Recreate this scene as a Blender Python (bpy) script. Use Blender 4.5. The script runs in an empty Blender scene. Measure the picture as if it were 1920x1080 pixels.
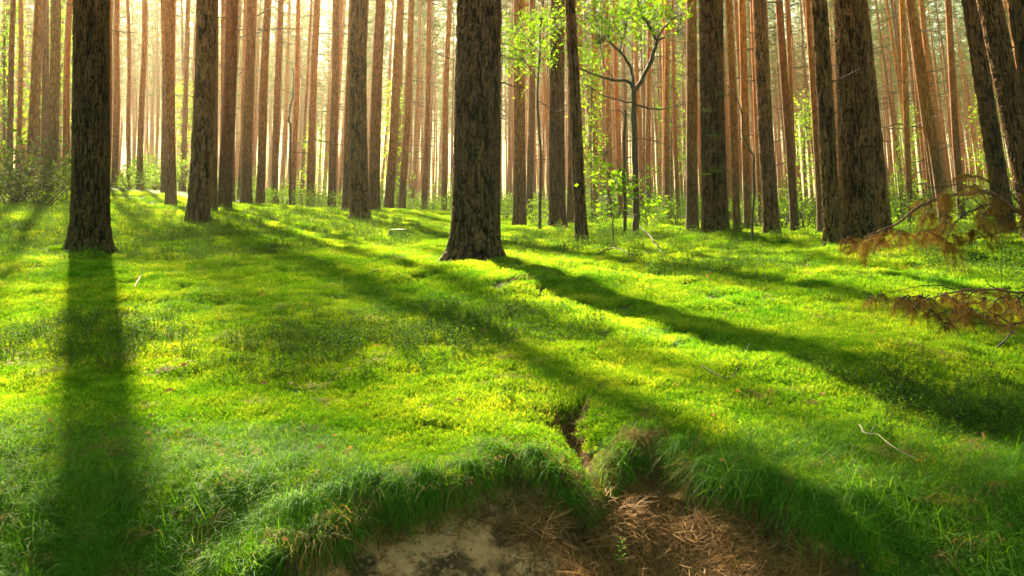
import bpy, math, random
import numpy as np
from mathutils import Vector, Matrix
R = math.radians
random.seed(7)
rng = np.random.default_rng(11)
sc = bpy.context.scene
COL = sc.collection

# ------------------------------------------------------------------ camera, sky, sun, exposure
F = 1844.0                 # focal length in photo pixels (1920 wide); level camera, horizon at y=385
HY = 385.0
CZ = 1.0                   # eye height
cam = bpy.data.cameras.new("camera"); camo = bpy.data.objects.new("camera", cam); COL.objects.link(camo)
camo.location = (0, 0, CZ); camo.rotation_euler = (R(90), 0, 0)
cam.sensor_width = 36.0; cam.lens = 36.0 * F / 1920.0
cam.shift_y = -(540.0 - HY) / 1920.0
cam.clip_start = 0.05; cam.clip_end = 2000
cam.dof.use_dof = True; cam.dof.focus_distance = 5.5; cam.dof.aperture_fstop = 16.0
sc.camera = camo

SUN_AZ = R(-23.2)          # from +Y towards +X
SUN_EL = R(31.0)
w = bpy.data.worlds.new("World"); sc.world = w; w.use_nodes = True
nt = w.node_tree; nt.nodes.clear()
sky = nt.nodes.new("ShaderNodeTexSky"); sky.sky_type = 'NISHITA'; sky.sun_disc = False
sky.sun_elevation = SUN_EL; sky.sun_rotation = SUN_AZ
sky.air_density = 1.0; sky.dust_density = 1.5; sky.ozone_density = 0.6
wb = nt.nodes.new("ShaderNodeMix"); wb.data_type = 'RGBA'; wb.blend_type = 'MULTIPLY'; wb.inputs[0].default_value = 1.0
wb.inputs[7].default_value = (.62, .68, .40, 1)
bg = nt.nodes.new("ShaderNodeBackground"); bg.inputs[1].default_value = 0.05
wo = nt.nodes.new("ShaderNodeOutputWorld")
nt.links.new(sky.outputs[0], wb.inputs[6]); nt.links.new(wb.outputs[2], bg.inputs[0]); nt.links.new(bg.outputs[0], wo.inputs[0])

sd = bpy.data.lights.new("sun", 'SUN'); sd.energy = 5.0; sd.angle = R(1.1); sd.color = (1.0, 0.84, 0.56)
so = bpy.data.objects.new("sun", sd); COL.objects.link(so)
sv = Vector((math.sin(SUN_AZ) * math.cos(SUN_EL), math.cos(SUN_AZ) * math.cos(SUN_EL), math.sin(SUN_EL)))
so.rotation_euler = sv.to_track_quat('Z', 'Y').to_euler(); so.location = (-8, 20, 40)

sc.view_settings.view_transform = 'Standard'; sc.view_settings.look = 'None'
sc.view_settings.exposure = 2.85; sc.view_settings.gamma = 1.0
sc.render.engine = 'CYCLES'
cy = sc.cycles
cy.use_denoising = True; cy.use_adaptive_sampling = True; cy.adaptive_threshold = 0.013
cy.max_bounces = 6; cy.diffuse_bounces = 3; cy.glossy_bounces = 2; cy.transmission_bounces = 3
cy.volume_bounces = 0; cy.transparent_max_bounces = 8; cy.caustics_reflective = False; cy.caustics_refractive = False
cy.sample_clamp_indirect = 6.0

# ------------------------------------------------------------------ noise helpers (numpy)
def _hash(ix, iy, iz, s):
    h = (ix.astype(np.int64) * 374761393 + iy.astype(np.int64) * 668265263 + iz.astype(np.int64) * 2147483647 + s * 1274126177) & 0xffffffff
    h = ((h ^ (h >> 13)) * 1274126177) & 0xffffffff
    h = ((h ^ (h >> 15)) * 2246822519) & 0xffffffff
    return ((h ^ (h >> 16)) & 0xffffff) / float(0xffffff)
def vnoise(x, y, z=None, s=0):
    x = np.asarray(x, float); y = np.asarray(y, float)
    z = np.zeros_like(x) if z is None else np.asarray(z, float)
    ix, iy, iz = np.floor(x), np.floor(y), np.floor(z)
    fx, fy, fz = x - ix, y - iy, z - iz
    fx = fx * fx * (3 - 2 * fx); fy = fy * fy * (3 - 2 * fy); fz = fz * fz * (3 - 2 * fz)
    r = 0
    for a in (0, 1):
        for b in (0, 1):
            for c in ((0, 1) if fz.any() else (0,)):
                wgt = (fx if a else 1 - fx) * (fy if b else 1 - fy) * (fz if c else 1 - fz)
                r = r + wgt * _hash(ix + a, iy + b, iz + c, s)
    return r * 2 - 1
def fbm(x, y, o=4, s=0, z=None):
    r = 0; a = 1; f = 1
    for i in range(o):
        r = r + a * vnoise(x * f, y * f, None if z is None else z * f, s + i * 17); a *= .5; f *= 2.03
    return r / 1.9
def worley(x, y, s=0, wrapx=None):
    ix, iy = np.floor(x), np.floor(y)
    d1 = np.full(x.shape, 9.0); d2 = np.full(x.shape, 9.0); idv = np.zeros(x.shape)
    zz = np.zeros_like(ix)
    for a in (-1, 0, 1):
        for b in (-1, 0, 1):
            cx, cyy = ix + a, iy + b
            hx = np.mod(cx, wrapx) if wrapx else cx
            px = cx + .15 + .7 * _hash(hx, cyy, zz, s); py = cyy + .1 + .8 * _hash(hx, cyy, zz, s + 5)
            d = np.hypot(px - x, py - y)
            idv = np.where(d < d1, _hash(hx, cyy, zz, s + 9), idv)
            d2 = np.minimum(d2, np.maximum(d, d1)); d1 = np.minimum(d1, d)
    return d1, d2, idv
def sstep(a, b, x):
    t = np.clip((x - a) / (b - a), 0, 1); return t * t * (3 - 2 * t)

# ------------------------------------------------------------------ materials
def mat(name):
    m = bpy.data.materials.new(name); m.use_nodes = True
    n = m.node_tree.nodes; n.clear(); return m, n, m.node_tree.links
def N(n, t, **k):
    x = n.new(t)
    for a, b in k.items(): setattr(x, a, b)
    return x
def ramp(n, stops, interp='LINEAR'):
    r = n.new("ShaderNodeValToRGB"); e = r.color_ramp; e.interpolation = interp
    while len(e.elements) < len(stops): e.elements.new(.5)
    for el, (p, c) in zip(e.elements, stops):
        el.position = p; el.color = (c[0], c[1], c[2], 1)
    return r
def mix(n, l, fac, a, b, mode='MIX'):
    m = n.new("ShaderNodeMix"); m.data_type = 'RGBA'; m.blend_type = mode
    for i, v in ((0, fac), (6, a), (7, b)):
        if hasattr(v, 'is_linked') or hasattr(v, 'links'): l.new(v, m.inputs[i])
        elif isinstance(v, (int, float)): m.inputs[i].default_value = v
        else: m.inputs[i].default_value = (v[0], v[1], v[2], 1)
    return m.outputs[2]
def noise(n, l, vec, scale, detail=4, rough=.55):
    t = n.new("ShaderNodeTexNoise"); t.inputs['Scale'].default_value = scale; t.inputs['Detail'].default_value = detail
    t.inputs['Roughness'].default_value = rough
    if vec is not None: l.new(vec, t.inputs['Vector'])
    return t.outputs[0]
def geo_pos(n): return n.new("ShaderNodeNewGeometry").outputs['Position']

def leafy(name, stops, trans=.45, tint=(1.0, 1.0, .35), patch=.6, rough=.7, gloss=.08, patch_cols=None, pb=1.6):
    """leaf material: colour from the instance/face random through a ramp, slow drift over the ground, light passes through"""
    m, n, l = mat(name)
    oi = N(n, "ShaderNodeObjectInfo"); g = N(n, "ShaderNodeNewGeometry")
    ad = N(n, "ShaderNodeMath", operation='ADD'); l.new(oi.outputs['Random'], ad.inputs[0]); l.new(g.outputs['Random Per Island'], ad.inputs[1])
    ml = N(n, "ShaderNodeMath", operation='MULTIPLY'); l.new(ad.outputs[0], ml.inputs[0]); ml.inputs[1].default_value = .5
    r = ramp(n, stops); l.new(ml.outputs[0], r.inputs[0]); c = r.outputs[0]
    if patch_cols:
        nz = noise(n, l, g.outputs['Position'], patch * 1.3, 7, .72)
        rr = ramp(n, [(.36, (0, 0, 0)), (.64, (1, 1, 1))]); l.new(nz, rr.inputs[0])
        pc = mix(n, l, rr.outputs[0], patch_cols[0], patch_cols[1])
        c = mix(n, l, 1.0, c, pc, 'MULTIPLY')
    p = N(n, "ShaderNodeBsdfPrincipled"); l.new(c, p.inputs['Base Color']); p.inputs['Roughness'].default_value = rough
    p.inputs['Specular IOR Level'].default_value = gloss
    t = N(n, "ShaderNodeBsdfTranslucent"); tc = mix(n, l, 1.0, c, tuple(v * pb for v in tint), 'MULTIPLY'); l.new(tc, t.inputs[0])
    mx = N(n, "ShaderNodeMixShader"); mx.inputs[0].default_value = trans
    l.new(p.outputs[0], mx.inputs[1]); l.new(t.outputs[0], mx.inputs[2])
    o = N(n, "ShaderNodeOutputMaterial"); l.new(mx.outputs[0], o.inputs[0])
    return m

M_moss = leafy("moss", [(0, (.038, .125, .008)), (.35, (.10, .26, .013)), (.7, (.23, .38, .026)), (1, (.46, .48, .08))], .5,
               (1.15, 1.0, .3), .9, patch_cols=((.55, .8, .7), (1.45, 1.18, 1.3)))
M_grass = leafy("grass_blade", [(0, (.05, .17, .010)), (.5, (.09, .26, .015)), (.85, (.17, .34, .03)), (1, (.34, .38, .08))], .45,
                (1.1, 1.0, .25), .9, rough=.6, gloss=.12)
M_herb = leafy("herb_leaf", [(0, (.05, .13, .01)), (.6, (.09, .22, .015)), (1, (.2, .26, .03))], .4, (1.1, 1, .25))
M_leaf = leafy("broad_leaf", [(0, (.08, .20, .012)), (.6, (.15, .32, .02)), (1, (.28, .40, .04))], .6, (1.2, 1.0, .25))
M_bush = leafy("shrub_leaf", [(0, (.05, .12, .01)), (.6, (.09, .20, .018)), (1, (.2, .30, .03))], .45, (1.15, 1.0, .25))
M_shrub = leafy("dark_shrub_leaf", [(0, (.025, .05, .01)), (.6, (.05, .09, .015)), (1, (.14, .16, .04))], .3, (1.1, 1, .3))
M_needle = leafy("pine_needles", [(0, (.03, .07, .015)), (.6, (.055, .11, .02)), (1, (.09, .14, .03))], .4, (1.25, 1, .35))
M_dead = leafy("dead_needles", [(0, (.09, .045, .014)), (.5, (.24, .125, .032)), (1, (.42, .27, .08))], .35, (1.05, .95, .6))
M_litter = leafy("needle_litter", [(0, (.10, .055, .02)), (.5, (.24, .125, .04)), (1, (.42, .26, .10))], .1, (1.2, .9, .6))
M_straw = leafy("dry_grass", [(0, (.18, .11, .04)), (1, (.36, .25, .10))], .35, (1.1, .95, .6))
M_dleaf = leafy("dry_leaf", [(0, (.26, .13, .05)), (1, (.42, .26, .10))], .3, (1.1, .9, .5))

def bark_mat(name, near):
    m, n, l = mat(name)
    tc = N(n, "ShaderNodeTexCoord"); sep = N(n, "ShaderNodeSeparateXYZ"); l.new(tc.outputs['Object'], sep.inputs[0])
    mp = N(n, "ShaderNodeMapping"); l.new(tc.outputs['Object'], mp.inputs[0]); mp.inputs['Scale'].default_value = (1, 1, .22)
    n1 = noise(n, l, mp.outputs[0], 14, 6, .6)
    n2 = noise(n, l, tc.outputs['Object'], 1.3, 3)
    # height plus noise picks grey-brown plates below, orange flaky bark above
    a = N(n, "ShaderNodeMath", operation='MULTIPLY_ADD'); l.new(n2, a.inputs[0]); a.inputs[1].default_value = 2.6; a.inputs[2].default_value = -1.3
    h = N(n, "ShaderNodeMath", operation='ADD'); l.new(sep.outputs[2], h.inputs[0]); l.new(a.outputs[0], h.inputs[1])
    hm = N(n, "ShaderNodeMapRange"); l.new(h.outputs[0], hm.inputs[0]); hm.inputs[1].default_value = 1.6 if near else .6; hm.inputs[2].default_value = 9.0 if near else 5.5
    low = ramp(n, [(.25, (.038, .022, .012)), (.5, (.12, .066, .033)), (.75, (.23, .13, .068))]); l.new(n1, low.inputs[0])
    high = ramp(n, [(.25, (.30, .08, .015)), (.5, (.58, .19, .035)), (.75, (.72, .30, .07))]); l.new(n1, high.inputs[0])
    c = mix(n, l, hm.outputs[0], low.outputs[0], high.outputs[0])
    # algae near the ground
    gm = N(n, "ShaderNodeMapRange"); l.new(h.outputs[0], gm.inputs[0]); gm.inputs[1].default_value = .9; gm.inputs[2].default_value = -.6
    gn = N(n, "ShaderNodeMath", operation='MULTIPLY'); l.new(gm.outputs[0], gn.inputs[0]); gn.inputs[1].default_value = .55
    c = mix(n, l, gn.outputs[0], c, (.06, .085, .02))
    if near:
        at = N(n, "ShaderNodeAttribute", attribute_name="plate")
        cr = ramp(n, [(0, (.06, .05, .045)), (.3, (.4, .38, .36)), (.6, (1, .97, .94)), (1, (1.6, 1.5, 1.4))]); l.new(at.outputs['Fac'], cr.inputs[0])
        c = mix(n, l, 1.0, c, cr.outputs[0], 'MULTIPLY')
        # sparse lichen scales
        ln = noise(n, l, tc.outputs['Object'], 30, 3); lr = ramp(n, [(.66, (0, 0, 0)), (.7, (1, 1, 1))]); l.new(ln, lr.inputs[0])
        lf = N(n, "ShaderNodeMath", operation='MULTIPLY'); l.new(lr.outputs[0], lf.inputs[0]); lf.inputs[1].default_value = .4
        c = mix(n, l, lf.outputs[0], c, (.25, .27, .16))
    else:
        v = N(n, "ShaderNodeTexVoronoi", feature='DISTANCE_TO_EDGE'); v.inputs['Scale'].default_value = 16
        mp2 = N(n, "ShaderNodeMapping"); l.new(tc.outputs['Object'], mp2.inputs[0]); mp2.inputs['Scale'].default_value = (1, 1, .3)
        l.new(mp2.outputs[0], v.inputs['Vector'])
        cr = ramp(n, [(0, (.45, .42, .4)), (.18, (1.05, 1.05, 1.05))]); l.new(v.outputs[0], cr.inputs[0])
        c = mix(n, l, 1.0, c, cr.outputs[0], 'MULTIPLY')
    oi = N(n, "ShaderNodeObjectInfo"); vr = ramp(n, [(0, (.55, .52, .5)), (.5, (.95, .92, .9)), (1, (1.3, 1.2, 1.05))]); l.new(oi.outputs['Random'], vr.inputs[0]); c = mix(n, l, 1.0, c, vr.outputs[0], 'MULTIPLY')
    p = N(n, "ShaderNodeBsdfPrincipled"); l.new(c, p.inputs['Base Color']); p.inputs['Roughness'].default_value = .85
    p.inputs['Specular IOR Level'].default_value = .3
    b = N(n, "ShaderNodeBump"); b.inputs['Strength'].default_value = .8; b.inputs['Distance'].default_value = .012 if near else .03
    fine = noise(n, l, mp.outputs[0], 45 if near else 22, 6, .65); l.new(fine, b.inputs['Height']); l.new(b.outputs[0], p.inputs['Normal'])
    o = N(n, "ShaderNodeOutputMaterial"); l.new(p.outputs[0], o.inputs[0])
    return m
M_bark = bark_mat("pine_bark_plated", True); M_barkfar = bark_mat("pine_bark", False)

def plain(name, a, b, scale=20, rough=.8, bump=.004):
    m, n, l = mat(name); tc = N(n, "ShaderNodeTexCoord")
    nz = noise(n, l, tc.outputs['Object'], scale, 5); r = ramp(n, [(.3, a), (.7, b)]); l.new(nz, r.inputs[0])
    p = N(n, "ShaderNodeBsdfPrincipled"); l.new(r.outputs[0], p.inputs['Base Color']); p.inputs['Roughness'].default_value = rough
    bp = N(n, "ShaderNodeBump"); bp.inputs['Distance'].default_value = bump; l.new(nz, bp.inputs['Height']); l.new(bp.outputs[0], p.inputs['Normal'])
    o = N(n, "ShaderNodeOutputMaterial"); l.new(p.outputs[0], o.inputs[0]); return m
M_twig = plain("dark_twig", (.03, .02, .012), (.09, .055, .03), 40)
M_sapbark = plain("smooth_dark_bark", (.045, .035, .02), (.11, .08, .045), 18)
M_limb = plain("reddish_limb", (.12, .05, .025), (.26, .12, .06), 40)
M_pale = plain("bleached_wood", (.45, .38, .25), (.62, .54, .38), 60)
M_stem = plain("green_stem", (.08, .15, .03), (.12, .2, .05), 60)
M_stump = plain("mossy_wood", (.05, .14, .02), (.14, .2, .05), 30)

def ground_mat():
    m, n, l = mat("forest_floor"); pos = geo_pos(n)
    at = N(n, "ShaderNodeAttribute", attribute_name="sand"); al = N(n, "ShaderNodeAttribute", attribute_name="litter")
    n1 = noise(n, l, pos, 9, 7, .65); n2 = noise(n, l, pos, .8, 4)
    mr = ramp(n, [(.3, (.022, .055, .006)), (.5, (.055, .13, .01)), (.72, (.11, .19, .016))]); l.new(n1, mr.inputs[0])
    br = ramp(n, [(.35, (.07, .04, .02)), (.7, (.2, .12, .055))]); l.new(n1, br.inputs[0])
    f2 = ramp(n, [(.52, (0, 0, 0)), (.68, (.6, .6, .6))]); l.new(n2, f2.inputs[0])
    moss = mix(n, l, f2.outputs[0], mr.outputs[0], br.outputs[0])
    c = mix(n, l, al.outputs['Fac'], moss, br.outputs[0])
    ns = noise(n, l, pos, 26, 8, .7); sr = ramp(n, [(.3, (.40, .19, .07)), (.5, (.76, .41, .18)), (.75, (.90, .56, .29))]); l.new(ns, sr.inputs[0])
    nb = noise(n, l, pos, 5.5, 5, .6); bf = ramp(n, [(.52, (0, 0, 0)), (.6, (1, 1, 1))]); l.new(nb, bf.inputs[0])
    sandc = mix(n, l, bf.outputs[0], sr.outputs[0], br.outputs[0])
    c = mix(n, l, at.outputs['Fac'], c, sandc)
    p = N(n, "ShaderNodeBsdfPrincipled"); l.new(c, p.inputs['Base Color']); p.inputs['Roughness'].default_value = .95
    p.inputs['Specular IOR Level'].default_value = .15
    nf = noise(n, l, pos, 40, 8, .7)
    b = N(n, "ShaderNodeBump"); b.inputs['Strength'].default_value = .8; b.inputs['Distance'].default_value = .02; l.new(nf, b.inputs['Height']); l.new(b.outputs[0], p.inputs['Normal'])
    o = N(n, "ShaderNodeOutputMaterial"); l.new(p.outputs[0], o.inputs[0]); return m
M_ground = ground_mat()

# ------------------------------------------------------------------ object helpers
def mesh_obj(name, V, Fc, m, parent=None, smooth=False, link=True):
    me = bpy.data.meshes.new(name)
    V = np.asarray(V, dtype=np.float32)
    if isinstance(Fc, np.ndarray):
        k = Fc.shape[1]; me.vertices.add(len(V)); me.vertices.foreach_set("co", V.ravel())
        me.loops.add(Fc.size); me.loops.foreach_set("vertex_index", Fc.ravel().astype(np.int32))
        me.polygons.add(len(Fc)); me.polygons.foreach_set("loop_start", np.arange(0, Fc.size, k, dtype=np.int32))
        me.polygons.foreach_set("loop_total", np.full(len(Fc), k, dtype=np.int32)); me.update(calc_edges=True)
    else:
        me.from_pydata([tuple(v) for v in V], [], Fc); me.update()
    if smooth: me.polygons.foreach_set("use_smooth", [True] * len(me.polygons))
    me.materials.append(m)
    o = bpy.data.objects.new(name, me)
    if link: COL.objects.link(o)
    if parent: o.parent = parent
    return o
def tag(o, label=None, cat=None, group=None, kind=None):
    if label: o["label"] = label
    if cat: o["category"] = cat
    if group: o["group"] = group
    if kind: o["kind"] = kind
    return o
def empty(name, loc, label, cat, group=None):
    o = bpy.data.objects.new(name, None); COL.objects.link(o); o.location = loc; o.empty_display_size = .2
    return tag(o, label, cat, group)

class MB:
    def __init__(s): s.V = []; s.F = []; s.n = 0
    def add(s, V, Fq):
        V = np.asarray(V, float); Fq = np.asarray(Fq, int); s.V.append(V); s.F.append(Fq + s.n); s.n += len(V)
    def arr(s): return np.concatenate(s.V), np.concatenate(s.F)
    def build(s, name, m, parent=None, smooth=False, link=True):
        V, Fq = s.arr(); return mesh_obj(name, V, Fq, m, parent, smooth, link)

def tube(mb, P, rad, seg=7, rough=0):
    """quad tube along points, closed to a small tip"""
    P = np.asarray(P, float); rad = np.asarray(rad, float)
    T = np.gradient(P, axis=0); T /= np.linalg.norm(T, axis=1)[:, None] + 1e-9
    ref = np.array([.31, .95, .05]) if abs(T[0] @ np.array([.31, .95, .05])) < .9 else np.array([1., 0, 0])
    V = []
    for i in range(len(P)):
        a = np.cross(T[i], ref); a /= np.linalg.norm(a) + 1e-9; b = np.cross(T[i], a)
        th = np.linspace(0, 2 * math.pi, seg, endpoint=False)
        rr = rad[i] * (1 + (rng.uniform(-rough, rough, seg) if rough else 0))
        V.append(P[i] + (np.cos(th) * rr)[:, None] * a + (np.sin(th) * rr)[:, None] * b)
    V = np.concatenate(V); Q = []
    for i in range(len(P) - 1):
        for j in range(seg):
            k = (j + 1) % seg; Q.append((i * seg + j, i * seg + k, (i + 1) * seg + k, (i + 1) * seg + j))
    mb.add(V, Q)
def smooth_path(P, n=4, jit=0):
    """Catmull-Rom through the points"""
    P = np.asarray(P, float); Q = np.vstack([2 * P[0] - P[1], P, 2 * P[-1] - P[-2]]); out = []
    for i in range(1, len(Q) - 2):
        for t in np.linspace(0, 1, n, endpoint=False):
            a, b, c, d = Q[i - 1], Q[i], Q[i + 1], Q[i + 2]
            out.append(.5 * ((2 * b) + (-a + c) * t + (2 * a - 5 * b + 4 * c - d) * t * t + (-a + 3 * b - 3 * c + d) * t ** 3))
    out.append(P[-1]); out = np.array(out)
    if jit: out[1:-1] += rng.normal(0, jit, out[1:-1].shape)
    return out
def blades(P, D, L, W, bend, seg=2, side=None, r=rng):
    """many thin tapering blades at once: P base, D unit direction, L length, W width, bend = droop vector amount"""
    n = len(P); ts = np.linspace(0, 1, seg + 1)
    if side is None:
        q = r.normal(size=(n, 3)); side = np.cross(D, q)
    side = side / (np.linalg.norm(side, axis=1)[:, None] + 1e-9)
    V = np.zeros((n, (seg + 1) * 2, 3))
    for k, t in enumerate(ts):
        c = P + D * (L * t)[:, None] + bend * (t * t)
        ww = W * (1 - .92 * t ** 1.6) * .5
        V[:, 2 * k] = c - side * ww[:, None]; V[:, 2 * k + 1] = c + side * ww[:, None]
    base = (np.arange(n) * (seg + 1) * 2)[:, None]
    Fq = np.concatenate([base + np.array([[2 * k, 2 * k + 1, 2 * k + 3, 2 * k + 2]]) for k in range(seg)])
    return V.reshape(-1, 3), Fq
def leaves(P, size, r=rng, up=.5, aspect=.55):
    """pointed oval leaves, 2 quads folded on the midrib"""
    n = len(P); D = r.normal(size=(n, 3)); D[:, 2] = D[:, 2] * .5; D /= np.linalg.norm(D, axis=1)[:, None]
    nrm = r.normal(size=(n, 3)) * (1 - up); nrm[:, 2] += up
    S = np.cross(D, nrm); S /= np.linalg.norm(S, axis=1)[:, None] + 1e-9; U = np.cross(S, D)
    s = (size * r.uniform(.6, 1.3, n))[:, None]
    a = P; b = P + D * s * .55 + S * s * aspect * .5 + U * s * .08; c = P + D * s; d = P + D * s * .55 - S * s * aspect * .5 + U * s * .08; e = P + D * s * .5
    V = np.stack([a, b, c, d, e], 1).reshape(-1, 3); k = (np.arange(n) * 5)[:, None]
    return V, np.concatenate([k + np.array([[0, 1, 2, 4]]), k + np.array([[0, 4, 2, 3]])])

# ------------------------------------------------------------------ terrain
# tree bases seen in the photo: px x, px y of the foot, distance; they also pin the ground height
def P3(px, py, d): return np.array([(px - 960) / F * d, d, CZ - (py - HY) / F * d])
PINS = [(170, 486, 10.7), (893, 492, 9.2), (370, 427, 17), (395, 402, 23), (321, 402, 27), (420, 390, 24), (487, 400, 31), (675, 416, 20),
        (655, 402, 25), (700, 396, 28), (728, 400, 33), (753, 405, 38), (622, 393, 33), (795, 408, 40), (974, 428, 24), (1045, 432, 22),
        (1091, 465, 13), (1143, 412, 36), (1303, 436, 20), (1340, 467, 13.5), (1376, 445, 20), (1402, 440, 24), (1448, 448, 20), (1490, 446, 24),
        (1567, 471, 10.5), (1620, 468, 11.5), (1770, 425, 19), (1885, 440, 13), (1945, 455, 10.5), (98, 362, 22), (58, 346, 24), (214, 353, 45),
        (205, 352, 42), (262, 350, 42), (307, 351, 36), (462, 376, 30), (1800, 415, 28),
        (0, 380, 14), (0, 560, 7.5), (500, 560, 7.2), (1200, 560, 7.0), (1700, 560, 6.8), (300, 650, 5.6), (1000, 650, 5.5), (1600, 650, 5.4),
        (200, 345, 70), (1000, 405, 70), (1500, 415, 60), (1850, 415, 60)]
PA = np.array([P3(*p) for p in PINS])
def prof(y):
    return np.interp(y, [0, 1.0, 2.4, 3.3, 4, 5, 7, 9.2, 14, 20, 30, 60, 120, 240], [1.6, 1.6, 1.2, .93, .90, .84, .68, .58, .55, .55, .55, .7, .9, 1.1])
_pt, _pl = PA[:, 0] / PA[:, 1], np.log(PA[:, 1])
_pr = (CZ - PA[:, 2]) - prof(PA[:, 1])
EDGE = [(-1.5, 2.70), (-.85, 2.90), (-.66, 2.96), (-.54, 3.02), (-.43, 3.16), (-.31, 3.14), (-.19, 3.26), (-.06, 3.52), (.07, 3.50), (.14, 3.46), (.20, 3.42), (.28, 3.42),
        (.37, 3.62), (.52, 3.76), (.62, 3.60), (.72, 3.36), (.85, 3.26), (1.0, 3.12), (1.12, 2.95), (1.5, 2.6)]
def edge_y(x): return np.interp(x, [e[0] for e in EDGE], [e[1] for e in EDGE])
MOUNDS = [(-.13, 8.3, .5, .45, .07), (.02, 7.6, .35, .3, .05), (.55, 7.6, .7, .4, .05), (2.75, 13.0, .9, .7, .16), (3.6, 9.8, .8, .4, .10), (4.2, 9.0, .9, .4, .08),
          (-.9, 5.0, .8, .4, .04), (1.2, 4.6, .8, .5, .05), (-4.1, 9.2, .7, .5, .06), (1.9, 5.2, .9, .4, .04), (-2.3, 3.9, .7, .4, .05), (.75, 3.95, .3, .3, .03)]
def ground_z(x, y, fine=True):
    x = np.asarray(x, float); y = np.asarray(y, float); yy = np.maximum(y, 2.0)
    th = x / yy; lg = np.log(yy); num = 0; den = .25
    for t, g, r in zip(_pt, _pl, _pr):
        wt = np.exp(-((th - t) / .09) ** 2 - ((lg - g) / .22) ** 2); num = num + wt * r; den = den + wt
    z = CZ - prof(y) - num / den
    # left rise and general undulation
    und = sstep(2.6, 5, y)
    z = z + und * .05 * fbm(x * .55, y * .55, 3, 3) + .10 * sstep(12, 30, y) * fbm(x * .16, y * .16, 3, 8)
    for mx, my, sx, sy, h in MOUNDS: z = z + h * np.exp(-((x - mx) / sx) ** 2 - ((y - my) / sy) ** 2)
    if fine: z = z + (.03 + .032 * sstep(4, 8, y)) * fbm(x * 2.7, y * 2.7, 3, 21) + .010 * fbm(x * 9, y * 9, 2, 33)
    # bank: steep sandy lip in the middle, rounded grassy shoulders either side
    e = edge_y(x) + .13 * fbm(x * 6.5, x * 0 + 3.3, 4, 51)
    mid = sstep(-1.15, -.62, x) * (1 - sstep(1.0, 1.2, x))
    s = np.maximum(e - y, 0)
    z = z - mid * (.085 * sstep(0, .045, s) + .22 * s + .018 * sstep(.05, .12, s) * fbm(x * 8, y * 8, 4, 83))
    s2 = np.maximum(3.55 + .25 * fbm(x * 1.3, x * 0, 2, 61) - y, 0)
    z = z - (1 - mid) * (.34 * s2 * s2 / (s2 + .5))
    gx = .27 + .03 * np.sin(y * 9); g = np.exp(-((x - gx) / .085) ** 2) * sstep(4.35, 3.9, y) * sstep(3.0, 3.3, y)
    z = z - .14 * g
    return z
def masks(x, y):
    e = edge_y(x) + .13 * fbm(x * 6.5, x * 0 + 3.3, 4, 51)
    mid = sstep(-.68, -.58, x) * (1 - sstep(1.0, 1.12, x))
    sand = mid * sstep(0.0, .03, e - y)
    gx = .27 + .03 * np.sin(y * 9)
    lit = np.exp(-((x - gx) / .075) ** 4) * sstep(4.3, 4.1, y) * sstep(3.3, 3.4, y)
    return np.clip(sand, 0, 1), np.clip(lit, 0, 1)

def axis(c, lo, hi, n, k):
    a, b = math.asinh((lo - c) / k), math.asinh((hi - c) / k)
    return c + k * np.sinh(np.linspace(a, b, n))
gx_ = axis(0, -230, 230, 640, 1.6); gy_ = axis(3.3, -60, 330, 620, .8)
X, Y = np.meshgrid(gx_, gy_); Z = ground_z(X, Y)
nx, ny = len(gx_), len(gy_)
idx = np.arange(nx * ny).reshape(ny, nx)
Fq = np.stack([idx[:-1, :-1], idx[:-1, 1:], idx[1:, 1:], idx[1:, :-1]], -1).reshape(-1, 4)
ground = mesh_obj("ground", np.stack([X, Y, Z], -1).reshape(-1, 3), Fq, M_ground, smooth=True)
tag(ground, "rolling mossy forest floor ending in a sandy bank", None, None, "structure")
sm, lm = masks(X.ravel(), Y.ravel())
for nm, v in (("sand", sm), ("litter", lm)):
    a = ground.data.attributes.new(nm, 'FLOAT', 'POINT'); a.data.foreach_set("value", v.astype(np.float32))
def gz(x, y): return float(ground_z(np.array([x]), np.array([y]))[0])
def normals(x, y, e=.02):
    zx = (ground_z(x + e, y) - ground_z(x - e, y)) / (2 * e); zy = (ground_z(x, y + e) - ground_z(x, y - e)) / (2 * e)
    n = np.stack([-zx, -zy, np.ones_like(zx)], -1); return n / np.linalg.norm(n, axis=1)[:, None]
def hit(px, py, dmin=2.2, dmax=80):
    """ground point seen at a photo pixel"""
    d = np.exp(np.linspace(math.log(dmin), math.log(dmax), 900)); x = (px - 960) / F * d; z = CZ - (py - HY) / F * d
    g = ground_z(x, d); b = np.nonzero(g > z)[0]
    i = b[0] if len(b) else len(d) - 1
    return Vector((x[i], d[i], g[i]))

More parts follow.
